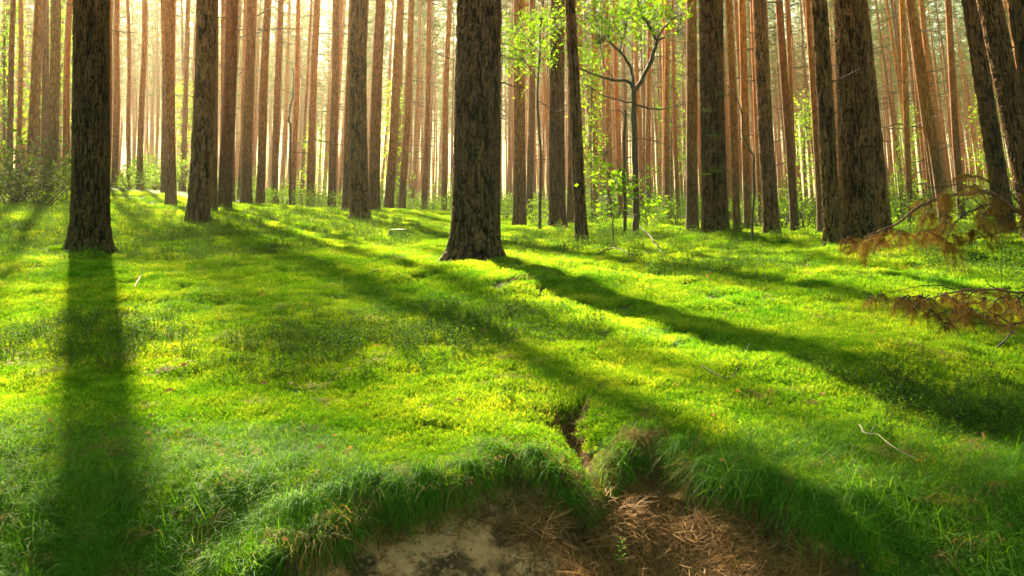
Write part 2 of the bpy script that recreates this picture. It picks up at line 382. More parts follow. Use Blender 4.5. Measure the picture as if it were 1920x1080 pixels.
# ------------------------------------------------------------------ pine trunks and crowns
def trunk_mesh(path, r0, H, seg, zs, flare=.35, relief=0.0, cell=.045, seed=0, flare_h=.28, lobes=4):
    """bark-covered trunk along path(z)->(x,y); zs = ring heights; returns object arrays and plate attribute"""
    th = np.linspace(0, 2 * math.pi, seg, endpoint=False); T, ZZ = np.meshgrid(th, zs)
    zc = np.maximum(ZZ, 0)
    r = r0 * np.maximum(1 - zc / H, .02) ** .72
    ca, sa = np.cos(T), np.sin(T)
    lob = 1 + 1.0 * vnoise(ca * lobes / 2.2 + 7, sa * lobes / 2.2 + seed, None, seed)
    if relief:
        rl = np.maximum(vnoise(ca * 2.1 + 3, sa * 2.1 + seed, None, seed + 1), 0); r = r * (1 + (.55 * rl + .05) * np.exp(-zc / .085))
    r = r * (1 + flare * np.exp(-zc / flare_h) * lob + .035 * vnoise(ca * 1.3 + seed, sa * 1.3, zc * .9, seed + 3))
    plate = np.ones_like(r)
    if relief:
        K = r0 / cell; v = ZZ / (cell * 4.2)
        wx = .5 * fbm(ca * K * .6 + 5, sa * K * .6, 2, seed + 5, z=v * .8); wz = .9 * fbm(ca * K + 9, sa * K, 2, seed + 6, z=v * 1.7)
        n1 = np.abs(fbm(ca * K + wx, sa * K - wx, 2, seed + 11, z=v + wz)); n2 = np.abs(fbm(ca * K * 1.9 - wx, sa * K * 1.9 + wx, 2, seed + 12, z=v * 2.3 + wz))
        nu = max(8, round(2 * math.pi * r0 / (cell * 1.25)))
        d1, d2, idv = worley(T / (2 * math.pi) * nu + wx * .9, ZZ / (cell * 2.6) + wz * .8, seed, nu)
        cr = sstep(.0, .22, d2 - d1)
        e = sstep(.0, .17, n1) * (.45 + .55 * cr); e2 = sstep(.0, .14, n2)
        fineu = fbm(ca * K * 4, sa * K * 4, 3, seed + 8, z=v * 7)
        plate = np.clip(e * (.5 + .18 * idv + .25 * e2) + .18 * fineu, 0, 1)
        r = r + relief * (e * (.75 + .6 * idv) + .4 * e2 * e + .45 * fineu - .7)
    px, py = path(ZZ)
    V = np.stack([px + r * ca, py + r * sa, ZZ], -1).reshape(-1, 3)
    n, k = len(zs), seg; i = np.arange(n * k).reshape(n, k); j = np.roll(i, -1, 1)
    Fq = np.stack([i[:-1], j[:-1], j[1:], i[1:]], -1).reshape(-1, 4)
    return V, Fq, plate.ravel()

def make_crown(seed, Hc=7.5, Rc=1.9, nb=30, nn=15):
    """Scots pine crown: sweeping limbs with tufts of needles; base of the crown at z=0"""
    r = np.random.default_rng(seed); wood = MB(); ned = MB()
    for i in range(nb):
        z0 = Hc * (i + r.uniform(0, .8)) / nb * .97; t = z0 / Hc
        az = i * 2.4 + r.uniform(-.5, .5); L = Rc * (math.sin(min(1, t * 1.6 + .25) * math.pi * .55)) * (1 - .55 * t) * r.uniform(.6, 1.2)
        d = np.array([math.cos(az), math.sin(az), 0]); up = r.uniform(.0, .5)
        P = np.array([[0, 0, z0] + d * L * s + np.array([0, 0, 1]) * (up * L * s * s) for s in np.linspace(0, 1, 5)])
        P[2:4] += r.normal(0, .06, (2, 3))
        tube(wood, P, np.linspace(.035, .01, 5) * (1.2 - .6 * t), 4)
        k = 2 + int(L * 3.2)
        for j in range(k):
            s = .35 + .65 * (j + r.uniform(0, 1)) / k; c = [0, 0, z0] + d * L * s + np.array([0, 0, 1]) * up * L * s * s + r.normal(0, .16 + .1 * L * s * .5, 3) * [1, 1, .5]
            D = r.normal(size=(nn, 3)); D[:, 2] = np.abs(D[:, 2]) * .6 + .1; D += d * .5; D /= np.linalg.norm(D, axis=1)[:, None]
            Pn = c + r.normal(0, .07, (nn, 3)); Ln = r.uniform(.10, .24, nn); Vb, Fb = blades(Pn, D, Ln, np.full(nn, .035), np.zeros((nn, 3)), 1, r=r)
            ned.add(Vb, Fb)
    for i in range(14):     # dead snapped limbs below the living crown
        z0 = -r.uniform(.3, 8.5); az = r.uniform(0, 6.28); d = np.array([math.cos(az), math.sin(az), r.uniform(-.25, .3)]); L = r.uniform(.3, 1.5)
        tube(wood, [[0, 0, z0], np.array([0, 0, z0]) + d * L * .5 + r.normal(0, .05, 3), np.array([0, 0, z0]) + d * L + r.normal(0, .12, 3)], [.018, .011, .004], 4)
    return wood.build("crown", M_barkfar, None, True, False), ned.build("needles", M_needle, None, False, False)
CROWNS = [make_crown(50 + i, Hc, Rc, nb) for i, (Hc, Rc, nb) in enumerate([(7.5, 1.5, 26), (8.5, 1.7, 28), (6.5, 1.4, 22), (9.5, 1.6, 30)])]
DENSE = [make_crown(80 + i, 8.5, 2.4, 64, 46) for i in range(2)]  # crowns thickened above the view to throw shade on the ground
THIN = [make_crown(90 + i, 7.0, 1.1, 13, 5) for i in range(3)]  # crowns in the sun's path, thinned so more sun reaches the moss
SHADE = {(176, 32): 1.0, (374, 34.5): 1.05, (433, 34): 1.1, (214, 45): .7}
def put_crown(root, top, scale, k, yaw, dense=None):
    """crown wood is the part, its needles the sub-part"""
    px_ = 960 + root.location.x / root.location.y * F; thin = root.location.y < 72 and px_ < 1150
    cw, cn = DENSE[k % 2] if dense else THIN[k % 3] if thin else CROWNS[k % 4]; scale *= dense or 1
    c = cw.copy(); COL.objects.link(c); c.parent = root; c.location = top; c.rotation_euler = (0, 0, yaw); c.scale = (scale,) * 3
    q = cn.copy(); COL.objects.link(q); q.parent = c
    return c

def stub(root, path, z, az, L, r0, m=None, rt=.008):
    """dead snapped branch on a trunk"""
    mb = MB(); px, py = path(np.array([z])); d = np.array([math.cos(az), math.sin(az), .15])
    P = [np.array([px[0], py[0], z]) + d * (r0 * .8 + L * t) + np.array([0, 0, random.uniform(-.03, .03)]) * (t * 3) for t in (0, .3, .6, 1)]
    tube(mb, P, [rt * 1.4, rt, rt * .8, rt * .4], 5); return mb.build("branch", m or M_twig, root)

# px_top(at y=0), px_base, py_base, distance, width px (at mid height), detail, bow, label
TREES = [
 (898, 893, 492, 9.2, 81, 3, 0, "thick pine trunk with deeply furrowed bark standing alone in the middle of the sunny moss"),
 (172, 168, 487, 10.7, 62, 3, 0, "large dark pine trunk at the left whose shadow falls towards the viewer"),
 (391, 370, 427, 17, 37, 2, 4, "pine with flaking bark and a slight bow, foot in dark bilberry at left centre"),
 (398, 394, 402, 23, 26, 1, 2, "pine hidden just behind the bowed flaking pine at left centre"),
 (321, 321, 402, 27, 21, 1, 0, "straight narrow brown pine between the big dark left trunk and the bowed flaking pine"),
 (435, 420, 390, 24, 26, 1, 0, "orange pine right of the bowed flaking pine, its foot at a moss rise"),
 (504, 487, 400, 31, 17, 1, 0, "slim pine leaning right at the top, standing forward of the misty ranks at left"),
 (676, 675, 416, 20, 31, 2, -3, "nearest pine of the tight cluster left of the central trunk, rough scaly foot"),
 (663, 653, 402, 25, 24, 1, 0, "darker pine overlapped by the nearest pine of the cluster, on its left"),
 (714, 701, 396, 28, 23, 1, 0, "orange pine of the cluster, just right of its nearest trunk"),
 (752, 728, 400, 33, 19, 1, 0, "pine leaning clearly right, between the cluster and the central trunk"),
 (772, 753, 405, 38, 15, 1, 0, "thin dark pine leaning right beside another leaning pine"),
 (629, 622, 393, 33, 16, 1, 0, "dark-footed pine left of the cluster, bright haze above it"),
 (805, 795, 408, 40, 11, 1, 0, "very slim pine in the haze a little left of the central trunk"),
 (975, 974, 428, 24, 25, 1, 0, "dark red-brown pine immediately right of the central trunk"),
 (1046, 1045, 432, 22, 28, 2, 0, "stout pine between the dark red-brown pine and the leaning thin pine"),
 (1067, 1091, 465, 13, 19, 2, 0, "thin rough pine leaning left, small mossy stub at its foot"),
 (1138, 1143, 412, 36, 10, 1, 0, "thin straight orange pine left of the forked leafy sapling"),
 (1294, 1298, 436, 20, 23, 1, 0, "pine half hidden behind the left side of the sunlit-edged trunk"),
 (1334, 1341, 467, 13.5, 43, 3, 0, "furrowed pine with a bright sunlit left edge and green needle sprigs on its bark"),
 (1366, 1382, 446, 20, 15, 1, 0, "pine tucked behind the right side of the sunlit-edged trunk"),
 (1389, 1403, 441, 24, 16, 1, 0, "slender dark pine with a bent sapling in front of it"),
 (1423, 1448, 448, 20, 26, 2, 0, "smooth grey-brown pine with a slight left lean right of the bent sapling"),
 (1463, 1491, 446, 24, 17, 1, 0, "slim pine leaning left midway to the dark pair of big trunks"),
 (1535, 1563, 471, 10.5, 27, 3, 0, "narrower trunk of the dark pair, with ragged bark at its left edge"),
 (1591, 1612, 468, 11.0, 58, 3, 0, "widest trunk on the right, dark and heavy, foot among moss mounds"),
 (1612, 1660, 452, 15, 24, 2, 0, "dark pine behind the widest trunk, showing along its right edge"),
 (1516, 1541, 446, 22, 16, 1, 0, "thin pine seen just left of the dark pair of big trunks"),
 (1707, 1772, 425, 19, 20, 1, 0, "pine with a strong left lean rising behind the dead brown branch"),
 (1777, 1803, 415, 28, 15, 1, 0, "orange pine between two strongly leaning trunks at the right"),
 (1822, 1890, 441, 13, 29, 2, 0, "dark leaning pine with a sunlit left edge behind the dead brown branch"),
 (1858, 1950, 455, 10.5, 40, 3, 0, "big dark pine leaning left, near the right border"),
 (1915, 1985, 470, 9.0, 44, 2, 0, "rough pine cut by the right border of the view"),
 (104, 98, 362, 22, 21, 1, 0, "black-footed pine left of the big dark left trunk, beside low bushes"),
 (71, 57, 346, 24, 19, 1, 0, "thick dark pine second from the left border, behind low bushes"),
 (85, 82, 350, 28, 15, 1, 0, "slim pine squeezed between two black-footed pines at far left"),
 (26, 18, 352, 26, 12, 1, 0, "thin dark pine standing close to the left border"),
 (36, 33, 350, 32, 10, 1, 0, "slimmest pine of the dark group by the left border"),
 (219, 214, 352, 45, 13, 1, 0, "brown pine just right of the big dark left trunk"),
 (207, 199, 351, 40, 13, 1, 0, "reddish pine partly covered by the big dark left trunk"),
 (172, 176, 354, 32, 14, 1, 0, "added shade-casting pine right behind the big dark left trunk"),  # added so that its thick crown shades the lower left
 (272, 262, 350, 40, 12, 1, 0, "orange pine with a pale leafy bush at its foot at left"),
 (240, 243, 350, 48, 9, 1, 0, "thin orange pine in the left ranks with lit bushes beside it"),
 (306, 307, 351, 36, 12, 1, 0, "orange-brown pine overlapped by the straight narrow pine"),
 (470, 462, 376, 30, 21, 1, 0, "broad orange pine in the mist behind the slim right-leaning pine"),
 (527, 515, 380, 38, 13, 1, 0, "misty orange pine right of the slim forward pine"),
 (560, 548, 382, 42, 11, 1, 0, "pale hazy pine behind the crooked dead stem"),
 (378, 374, 392, 34.5, 14, 1, 0, "added shade-casting pine mostly hidden behind the bowed flaking pine"),  # added out of sight; its crown shades the lower right
 (440, 433, 389, 34, 13, 1, 0, "added shade-casting pine mostly hidden behind the orange pine on the moss rise"),  # second pine added to deepen the shade at lower right
 (843, 832, 410, 38, 12, 1, 0, "thin orange pine touching the left side of the central trunk"),
 (1690, 1708, 412, 26, 12, 1, 0, "thin sunlit pine left of the strongly leaning pine at right"),
 (998, 992, 415, 34, 14, 1, 0, "orange-brown pine behind the dark red-brown pine"),
 (1250, 1252, 418, 32, 12, 1, 0, "straight orange pine between the leafy sapling and the sunlit-edged trunk"),
 (1218, 1216, 415, 38, 10, 1, 0, "thin pine right behind the leafy sapling's stem"),
]
def z_rings(detail, H):
    if detail == 3: return np.concatenate([np.arange(-.15, 3.3, .0085), np.arange(3.3, H, .6), [H]])
    if detail == 2: return np.concatenate([np.arange(-.15, 4.6, .022), np.arange(4.6, H, .7), [H]])
    return np.concatenate([np.arange(-.2, 1, .12), np.arange(1, 9, .4), np.arange(9, H, 1.2), [H]])
placed = []
for i, (xt, xb, yb, d, wpx, det, bow, lab) in enumerate(TREES):
    B = P3(xb, yb, d); B[2] = gz(B[0], d); H = random.uniform(26, 30)
    ztop = CZ + HY / F * d - B[2]                       # height of the frame's top above the foot
    lean = (xt - xb) / F * d / ztop; r0 = wpx / F * d / 2 * (1.07 if det > 1 else .95)
    leany = random.uniform(-.01, .01); ph = random.uniform(0, 6); bw = bow / F * d
    def path(z, lean=lean, leany=leany, bw=bw, zt=ztop, ph=ph, d=d):
        zz = np.maximum(z, 0); k = .006 * d / 10
        return lean * zz + bw * np.sin(np.clip(zz / zt, 0, 1) * math.pi) + k * (np.sin(zz * .8 + ph) - math.sin(ph)), leany * zz + k * (np.cos(zz * .6 + ph) - math.cos(ph))
    root = empty("pine_tree", tuple(B), lab, "pine tree")
    seg = {3: 300 if wpx > 55 else 220, 2: 110, 1: 22}[det]
    V, Fq, pl = trunk_mesh(path, r0, H, seg, z_rings(det, H),   .42 if wpx > 75 else .24 if det == 3 else .27, {3: .012, 2: .013, 1: 0}[det], .030 if det == 3 else .042, i * 3, .22 if det == 3 else .3)
    t = mesh_obj("trunk", V, Fq, M_bark if det > 1 else M_barkfar, root, True)
    if det > 1:
        a = t.data.attributes.new("plate", 'FLOAT', 'POINT'); a.data.foreach_set("value", pl.astype(np.float32))
    zc = H * random.uniform(.6, .68) if (xb, d) not in SHADE else 18.2; cx, cyy = path(np.array([zc]))
    put_crown(root, (cx[0], cyy[0], zc), (H - zc) / 8.0, i, random.uniform(0, 6), SHADE.get((xb, d)))
    for k in range(random.choice((0, 1, 2, 2)) if det < 3 else 1):
        z = random.uniform(1.2, max(2.5, ztop)); stub(root, path, z, random.uniform(0, 6.28), random.uniform(.1, .5), r0, rt=.007)
    placed.append((B[0], B[1], r0))

# ranks of pines behind: six shapes copied
FAR = []
for k in range(7):
    H = 28.0; ph = k * 1.7; am = .05 + .03 * (k % 3); rk = np.random.default_rng(k)
    def path(z, ph=ph, am=am): zz = np.maximum(z, 0); return am * (np.sin(zz * .33 + ph) - math.sin(ph)), am * (np.cos(zz * .27 + ph) - math.cos(ph))
    V, Fq, pl = trunk_mesh(path, .155, H, 16, np.concatenate([np.arange(-.3, 1, .15), np.arange(1, 18, .6), np.arange(18, H, 1.5), [H]]), .3, 0, seed=k)
    o = mesh_obj("trunk", V, Fq, M_barkfar, None, True, False); FAR.append((o, path))
def far_lean(px): return float(np.interp(px, [-300, 0, 300, 500, 750, 900, 1100, 1500, 1800, 2200], [.02, .03, .02, .04, .05, .0, -.015, -.06, -.13, -.16]))
cells = []
rnd = random.Random(5)
tries = 0
while len(cells) < 244 and tries < 60000:
    tries += 1
    d = math.sqrt(rnd.uniform(25 ** 2, 92 ** 2)); px = rnd.uniform(-230, 2150)
    if px > 1500 and d < 30: continue
    x = (px - 960) / F * d
    if any((x - a) ** 2 + (d - b) ** 2 < (1.5 if d < 60 else 1.2) ** 2 for a, b in cells): continue
    if any((x - a) ** 2 + (d - b) ** 2 < 1.6 ** 2 for a, b, _r in placed): continue
    cells.append((x, d))
MARKS = [(-300, "by the left border"), (60, "near the black-footed pines"), (150, "beside the big dark left trunk"), (260, "near the straight narrow pine"), (350, "near the bowed flaking pine"), (450, "near the slim right-leaning pine"),
         (560, "left of the tight cluster"), (650, "behind the tight cluster"), (740, "near the right-leaning pair"), (820, "left of the central trunk"), (940, "right of the central trunk"), (1030, "behind the thin left-leaning pine"),
         (1120, "left of the forked young tree"), (1195, "right of the forked young tree"), (1290, "by the sunlit-edged trunk"), (1400, "near the bent sapling"), (1470, "left of the dark pair"), (1560, "behind the dark pair"),
         (1670, "right of the dark pair"), (1740, "behind the dead branch's tip"), (1830, "near the leaning right pines"), (1900, "by the right border")]
def far_label(px, d, s, ln):
    side = [t for a, t in MARKS if px >= a][-1]
    dep = "in the nearer back ranks" if d < 45 else "in the middle back ranks" if d < 65 else "in the farthest ranks"
    wd = "very thin" if s < .62 else "slim" if s < .82 else "stouter"; le = "left-leaning " if ln < -.05 else "right-leaning " if ln > .045 else ""
    return f"{wd} {le}pine {dep}, {side}", f"back-rank pines {side}"
for i, (x, d) in enumerate(sorted(cells, key=lambda c: c[1])):
    px = 960 + x / d * F; o, path = FAR[i % 7]; s = rnd.uniform(.45, .98); hz = rnd.uniform(.85, 1.08); ln = far_lean(px) + rnd.gauss(0, .016); lab, grp = far_label(px, d, s, ln)
    root = empty("pine_tree", (x, d, gz(x, d) - .05), lab, "pine tree", grp)
    root.rotation_euler = (rnd.gauss(0, .012), ln, 0)
    t = o.copy(); COL.objects.link(t); t.parent = root; t.scale = (s, s, hz); t.rotation_euler = (0, 0, rnd.uniform(0, 6.28))
    zc = 28 * hz * rnd.uniform(.52, .68); put_crown(root, (0, 0, zc), (28 * hz - zc) / 8.0, i, rnd.uniform(0, 6))

# ------------------------------------------------------------------ scatter (only for what nobody could count)
SRC = {}
def scatter(name, pos, rot, scl, kinds, variants, label, cat):
    me = bpy.data.meshes.new(name); n = len(pos); me.vertices.add(n); me.vertices.foreach_set("co", np.asarray(pos, np.float32).ravel())
    for nm, ty, key, v in (("rot", 'FLOAT_VECTOR', "vector", rot), ("scl", 'FLOAT', "value", scl), ("kin", 'INT', "value", kinds)):
        a = me.attributes.new(nm, ty, 'POINT'); a.data.foreach_set(key, np.asarray(v, np.int32 if ty == 'INT' else np.float32).ravel())
    o = bpy.data.objects.new(name, me); COL.objects.link(o)
    ng = bpy.data.node_groups.new(name, 'GeometryNodeTree'); ng.interface.new_socket("Geometry", in_out='INPUT', socket_type='NodeSocketGeometry')
    ng.interface.new_socket("Geometry", in_out='OUTPUT', socket_type='NodeSocketGeometry')
    nn, l = ng.nodes, ng.links; gi = nn.new("NodeGroupInput"); go = nn.new("NodeGroupOutput")
    jn = nn.new("GeometryNodeJoinGeometry")
    for v in variants:
        oi = nn.new("GeometryNodeObjectInfo"); oi.inputs['Object'].default_value = v; oi.inputs['As Instance'].default_value = True
        l.new(oi.outputs['Geometry'], jn.inputs[0])
    ip = nn.new("GeometryNodeInstanceOnPoints"); l.new(gi.outputs[0], ip.inputs['Points']); l.new(jn.outputs[0], ip.inputs['Instance'])
    ip.inputs['Pick Instance'].default_value = True
    def na(nm, ty):
        q = nn.new("GeometryNodeInputNamedAttribute"); q.data_type = ty; q.inputs['Name'].default_value = nm; return q.outputs[0]
    l.new(na("kin", 'INT'), ip.inputs['Instance Index']); l.new(na("rot", 'FLOAT_VECTOR'), ip.inputs['Rotation']); l.new(na("scl", 'FLOAT'), ip.inputs['Scale'])
    l.new(ip.outputs[0], go.inputs[0])
    md = o.modifiers.new("scatter", 'NODES'); md.node_group = ng
    tag(o, label, cat, None, "stuff"); return o
def tilt_rot(nrm, yaw):
    c, s = np.cos(-yaw), np.sin(-yaw); nx = nrm[:, 0] * c - nrm[:, 1] * s; ny_ = nrm[:, 0] * s + nrm[:, 1] * c
    return np.stack([-np.arcsin(np.clip(ny_, -1, 1)), np.arctan2(nx, nrm[:, 2]), yaw], -1)

def moss_patch(seed, rad=.06, n=95):
    r = np.random.default_rng(seed); mb = MB()
    a = r.uniform(0, 6.28, n); q = rad * np.sqrt(r.uniform(0, 1, n)); B = np.stack([q * np.cos(a), q * np.sin(a), np.full(n, -.008)], -1)
    h = r.uniform(.018, .040, n) * (1.1 - .5 * q / rad)
    ax = r.normal(0, .28, (n, 3)); ax[:, 2] = 1; ax /= np.linalg.norm(ax, axis=1)[:, None]
    k = 7
    for j in range(k):          # leaflets up each sprig
        t = .35 + .65 * j / (k - 1); P = B + ax * (h * t)[:, None]
        az = r.uniform(0, 6.28, n); D = np.stack([np.cos(az), np.sin(az), np.full(n, .45 + .9 * (j == k - 1))], -1) + ax * .3; D /= np.linalg.norm(D, axis=1)[:, None]
        Vb, Fb = blades(P, D, r.uniform(.008, .014, n), np.full(n, .0028), np.zeros((n, 3)), 1, r=r); mb.add(Vb, Fb)
    return mb.build("moss_patch", M_moss, None, False, False)
MOSS = [moss_patch(100 + i) for i in range(6)]
def grass_clump(seed, n=70, Lm=.13, droop=.09, spread=1.0, w=.0016, m=None, name="tuft", base=.02, seg=4):
    r = np.random.default_rng(seed); az = r.uniform(0, 6.28, n); el = r.uniform(.2, 1.45, n)
    D = np.stack([np.cos(az) * np.cos(el) * spread, np.sin(az) * np.cos(el) * spread, np.sin(el)], -1); D /= np.linalg.norm(D, axis=1)[:, None]
    L = Lm * r.uniform(.45, 1.25, n); P = r.normal(0, base, (n, 3)) * [1, 1, .2]
    bend = np.stack([np.cos(az) * .03, np.sin(az) * .03, -droop * r.uniform(.5, 1.5, n)], -1) * (L / Lm)[:, None]
    Vb, Fb = blades(P, D, L, np.full(n, w) * r.uniform(.7, 1.5, n), bend, seg, side=np.stack([-np.sin(az), np.cos(az), r.normal(0, .3, n)], -1), r=r)
    mb = MB(); mb.add(Vb, Fb); return mb.build(name, m or M_grass, None, False, False)
def hang_clump(seed, n, L0, w, m=None, name="tuft", wide=1.25, seg=6):
    """tussock rooted at the origin that arches towards -Y and hangs down"""
    r = np.random.default_rng(seed); az = -math.pi / 2 + r.normal(0, .62 * wide, n); el = r.uniform(-.1, 1.25, n)
    D = np.stack([np.cos(az) * np.cos(el), np.sin(az) * np.cos(el), np.sin(el)], -1); L = L0 * r.uniform(.4, 1.15, n)
    P = r.normal(0, .03, (n, 3)) * [1, .7, .3]; bend = np.stack([r.normal(0, .12, n), -.1 + 0 * L, -r.uniform(.75, 1.35, n)], -1) * L[:, None]
    Vb, Fb = blades(P, D, L, w * r.uniform(.7, 1.5, n), bend, seg, side=np.stack([-np.sin(az), np.cos(az), r.normal(0, .4, n)], -1), r=r)
    mb = MB(); mb.add(Vb, Fb); return mb.build(name, m or M_grass, None, False, False)
HANG = [hang_clump(250 + i, 60, .075 + .014 * i, .0015 + .0002 * (i % 3), M_straw if i == 4 else None, wide=1.2 + .3 * (i % 2)) for i in range(5)]
GRASS = [grass_clump(200 + i, 46, .085 + .015 * (i % 3), .05) for i in range(5)]
def herb(seed, h=.16, n=16, leaf=.018, m=None):
    r = np.random.default_rng(seed); st = MB(); lf = MB()
    for i in range(n):
        b = r.normal(0, .05, 3) * [1, 1, 0]; d = r.normal(0, .35, 3); d[2] = 1; L = h * r.uniform(.5, 1.15)
        P = np.array([b + d * L * t + np.array([.02 * math.sin(t * 3 + i), .02 * math.cos(t * 2 + i), 0]) for t in np.linspace(0, 1, 4)])
        side = r.normal(size=(3, 3)); side = np.cross(np.diff(P, axis=0), side); V = []
        tube(st, P, [.0013, .0011, .0009, .0005], 3)
        k = 9; ts = r.uniform(.3, 1, k); Q = np.stack([np.interp(ts, np.linspace(0, 1, 4), P[:, c]) for c in range(3)], -1)
        Vl, Fl = leaves(Q, leaf, r, .6); lf.add(Vl, Fl)
    V1, F1 = st.arr(); V2, F2 = lf.arr()
    o = mesh_obj("herb", np.concatenate([V1, V2]), np.concatenate([F1, F2 + len(V1)]), M_twig, None, False, False)
    o.data.materials.append(m or M_herb); mi = np.zeros(len(F1) + len(F2), np.int32); mi[len(F1):] = 1; o.data.polygons.foreach_set("material_index", mi); return o
HERB = [herb(300 + i) for i in range(4)]

def polar_pts(n, y0, y1, t0=-.62, t1=.62, r=rng):
    y = np.exp(r.uniform(math.log(y0), math.log(y1), n)); th = r.uniform(t0, t1, n); return th * y, y
def place(x, y, s, nv, keep=None, up=.5, off=0.0):
    if keep is not None: x, y, s = x[keep], y[keep], s[keep]
    nrm = normals(x, y); nrm[:, 2] += up; nrm /= np.linalg.norm(nrm, axis=1)[:, None]
    return np.stack([x, y, ground_z(x, y) + off], -1), tilt_rot(nrm, rng.uniform(0, 6.28, len(x))), s, rng.integers(0, nv, len(x))

x, y = polar_pts(52000, 2.35, 34)
sd_, lt_ = masks(x, y); s = .8 * (y / 3.2) ** .55 * rng.uniform(.7, 1.3, len(x))
bare = fbm(x * 1.1, y * 1.1, 3, 77)
keep = (sd_ < .25) & (lt_ < .3 + .3 * rng.random(len(x))) & ((bare < .42) | (rng.random(len(x)) < .35))
scatter("moss", *place(x, y, s, len(MOSS), keep), MOSS, "bright green feathery moss carpeting the forest floor", "moss")

# meadow of short grass: strong on the shoulders of the bank and in drifts further back
x, y = polar_pts(30000, 2.35, 12)
sd_, lt_ = masks(x, y); dr = fbm(x * .9, y * .9, 3, 91)
shoulder = sstep(4.1, 3.3, y)
pk = .10 + .8 * shoulder + .35 * (dr > .25)
s = (.7 + .15 * shoulder) * (y / 3.4) ** .35 * rng.uniform(.5, 1.25, len(x)) * (.75 + .5 * (dr > .1))
keep = (sd_ < .3) & (lt_ < .4) & (rng.random(len(x)) < pk)
scatter("grass", *place(x, y, s, len(GRASS), keep, .25), GRASS, "fine short grass growing through the moss and over the bank", "grass")

nh = 2600; x = rng.uniform(-2.2, 2.2, nh); ey = edge_y(x) + .13 * fbm(x * 6.5, x * 0 + 3.3, 4, 51); inm = sstep(-.68, -.58, x) * (1 - sstep(1.0, 1.12, x)) > .5
y = np.where(inm, ey + np.abs(rng.normal(0, .07, nh)), rng.uniform(2.4, 3.9, nh))
ro = np.stack([rng.normal(.05, .3, nh), rng.normal(0, .3, nh), rng.normal(0, .8, nh)], -1)
scatter("hanging_grass", np.stack([x, y, ground_z(x, y) + .004], -1), ro, rng.uniform(.45, 1.3, nh), np.minimum(rng.integers(0, 17, nh) // 4, 4), HANG, "fine grass arching down over the lip of the bank", "grass")

# needles and bark flakes gathered round the near trunks, and a slight swell of moss
# bilberry and herb drifts
def in_blobs(x, y, blobs):
    r = np.zeros(len(x))
    for px, py, wx, wy in blobs:
        c = hit(px, py); r = np.maximum(r, np.exp(-((x - c.x) / (wx / F * c.y)) ** 2 - ((y - c.y) / wy) ** 2))
    return r
BL = [(330, 455, 150, 2.2), (430, 480, 120, 1.0), (60, 450, 140, 2.5), (620, 650, 190, .55), (780, 640, 150, .6), (930, 610, 150, .55), (250, 640, 110, .5),
      (1360, 515, 110, .8), (60, 640, 90, .5), (700, 430, 120, 3), (1150, 450, 200, 4), (1800, 480, 130, 1.2), (1740, 440, 150, 3), (500, 410, 180, 5), (120, 400, 130, 5), (1800, 780, 150, .35)]
x, y = polar_pts(32000, 2.5, 30, -.6, .6)
p_ = in_blobs(x, y, BL) + .05 * (fbm(x * .7, y * .7, 3, 95) > .35); s = .75 * (y / 6) ** .4 * rng.uniform(.5, 1.2, len(x))
keep = rng.random(len(x)) < p_ * .42
scatter("undergrowth", *place(x, y, s, len(HERB), keep, 1.0), HERB, "low dark bilberry and herb drifts scattered through the moss", "undergrowth")

# brown needle and straw litter on the bank and in the gully
def litter_patch(seed):
    r = np.random.default_rng(seed); n = 22; mb = MB(); az = r.uniform(0, 6.28, n)
    D = np.stack([np.cos(az), np.sin(az), r.normal(0, .12, n)], -1); P = r.normal(0, .03, (n, 3)) * [1, 1, .12] + [0, 0, .004]
    L = r.uniform(.035, .075, n); bend = r.normal(0, .008, (n, 3))
    for q in (0, 1):
        D2 = D + r.normal(0, .07, (n, 3)); Vb, Fb = blades(P, D2, L, np.full(n, .0024), bend, 3, side=np.cross(D2, [0, 0, 1.]) , r=r); mb.add(Vb, Fb)
    return mb.build("litter_patch", M_litter, None, False, False)
LIT = [litter_patch(400 + i) for i in range(5)]
nl = 8000; x = rng.uniform(-.75, 1.15, nl); y = rng.uniform(2.4, 4.3, nl); sd_, lt_ = masks(x, y)
ln = fbm(x * 4.2, y * 4.2, 3, 71) + .5 * sstep(.1, .5, x) - .22
keep = ((sd_ > .5) & (ln > -.12 + rng.normal(0, .12, nl))) | ((lt_ > .45) & (rng.random(nl) < .8))
cx_, cy_, cs_ = [], [], []
for bx, by, r_ in placed:
    if by < 21:
        k = int(46 * (r_ / .2)); a = rng.uniform(0, 6.283, k); q = r_ * 1.25 + np.abs(rng.normal(0, .13, k)); cx_.append(bx + q * np.cos(a)); cy_.append(by + q * np.sin(a)); cs_.append(rng.uniform(.7, 1.4, k) * (by / 5) ** .4)
cx_, cy_, cs_ = map(np.concatenate, (cx_, cy_, cs_))
mx, my, ms = [], [], []
for bx, by, r_ in placed:
    if by < 21:
        k = 60; a = rng.uniform(0, 6.283, k); q = r_ * 1.3 + np.abs(rng.normal(0, .05, k)); mx.append(bx + q * np.cos(a)); my.append(by + q * np.sin(a)); ms.append(rng.uniform(.8, 1.7, k) * (by / 5) ** .3)
mx, my, ms = map(np.concatenate, (mx, my, ms)); scatter("trunk_moss", *place(mx, my, ms, len(MOSS), None, .3, .01), MOSS, "taller moss crowding round the feet of the near pines", "moss")
scatter("trunk_litter", *place(cx_, cy_, cs_, len(LIT), None, .3, .02), LIT, "brown needles gathered round the feet of the near pines", "needle litter")
scatter("needle_litter", *place(x, y, rng.uniform(.7, 1.4, nl), len(LIT), keep, 0, .004), LIT, "brown fallen pine needles matted over the sandy bank", "needle litter")

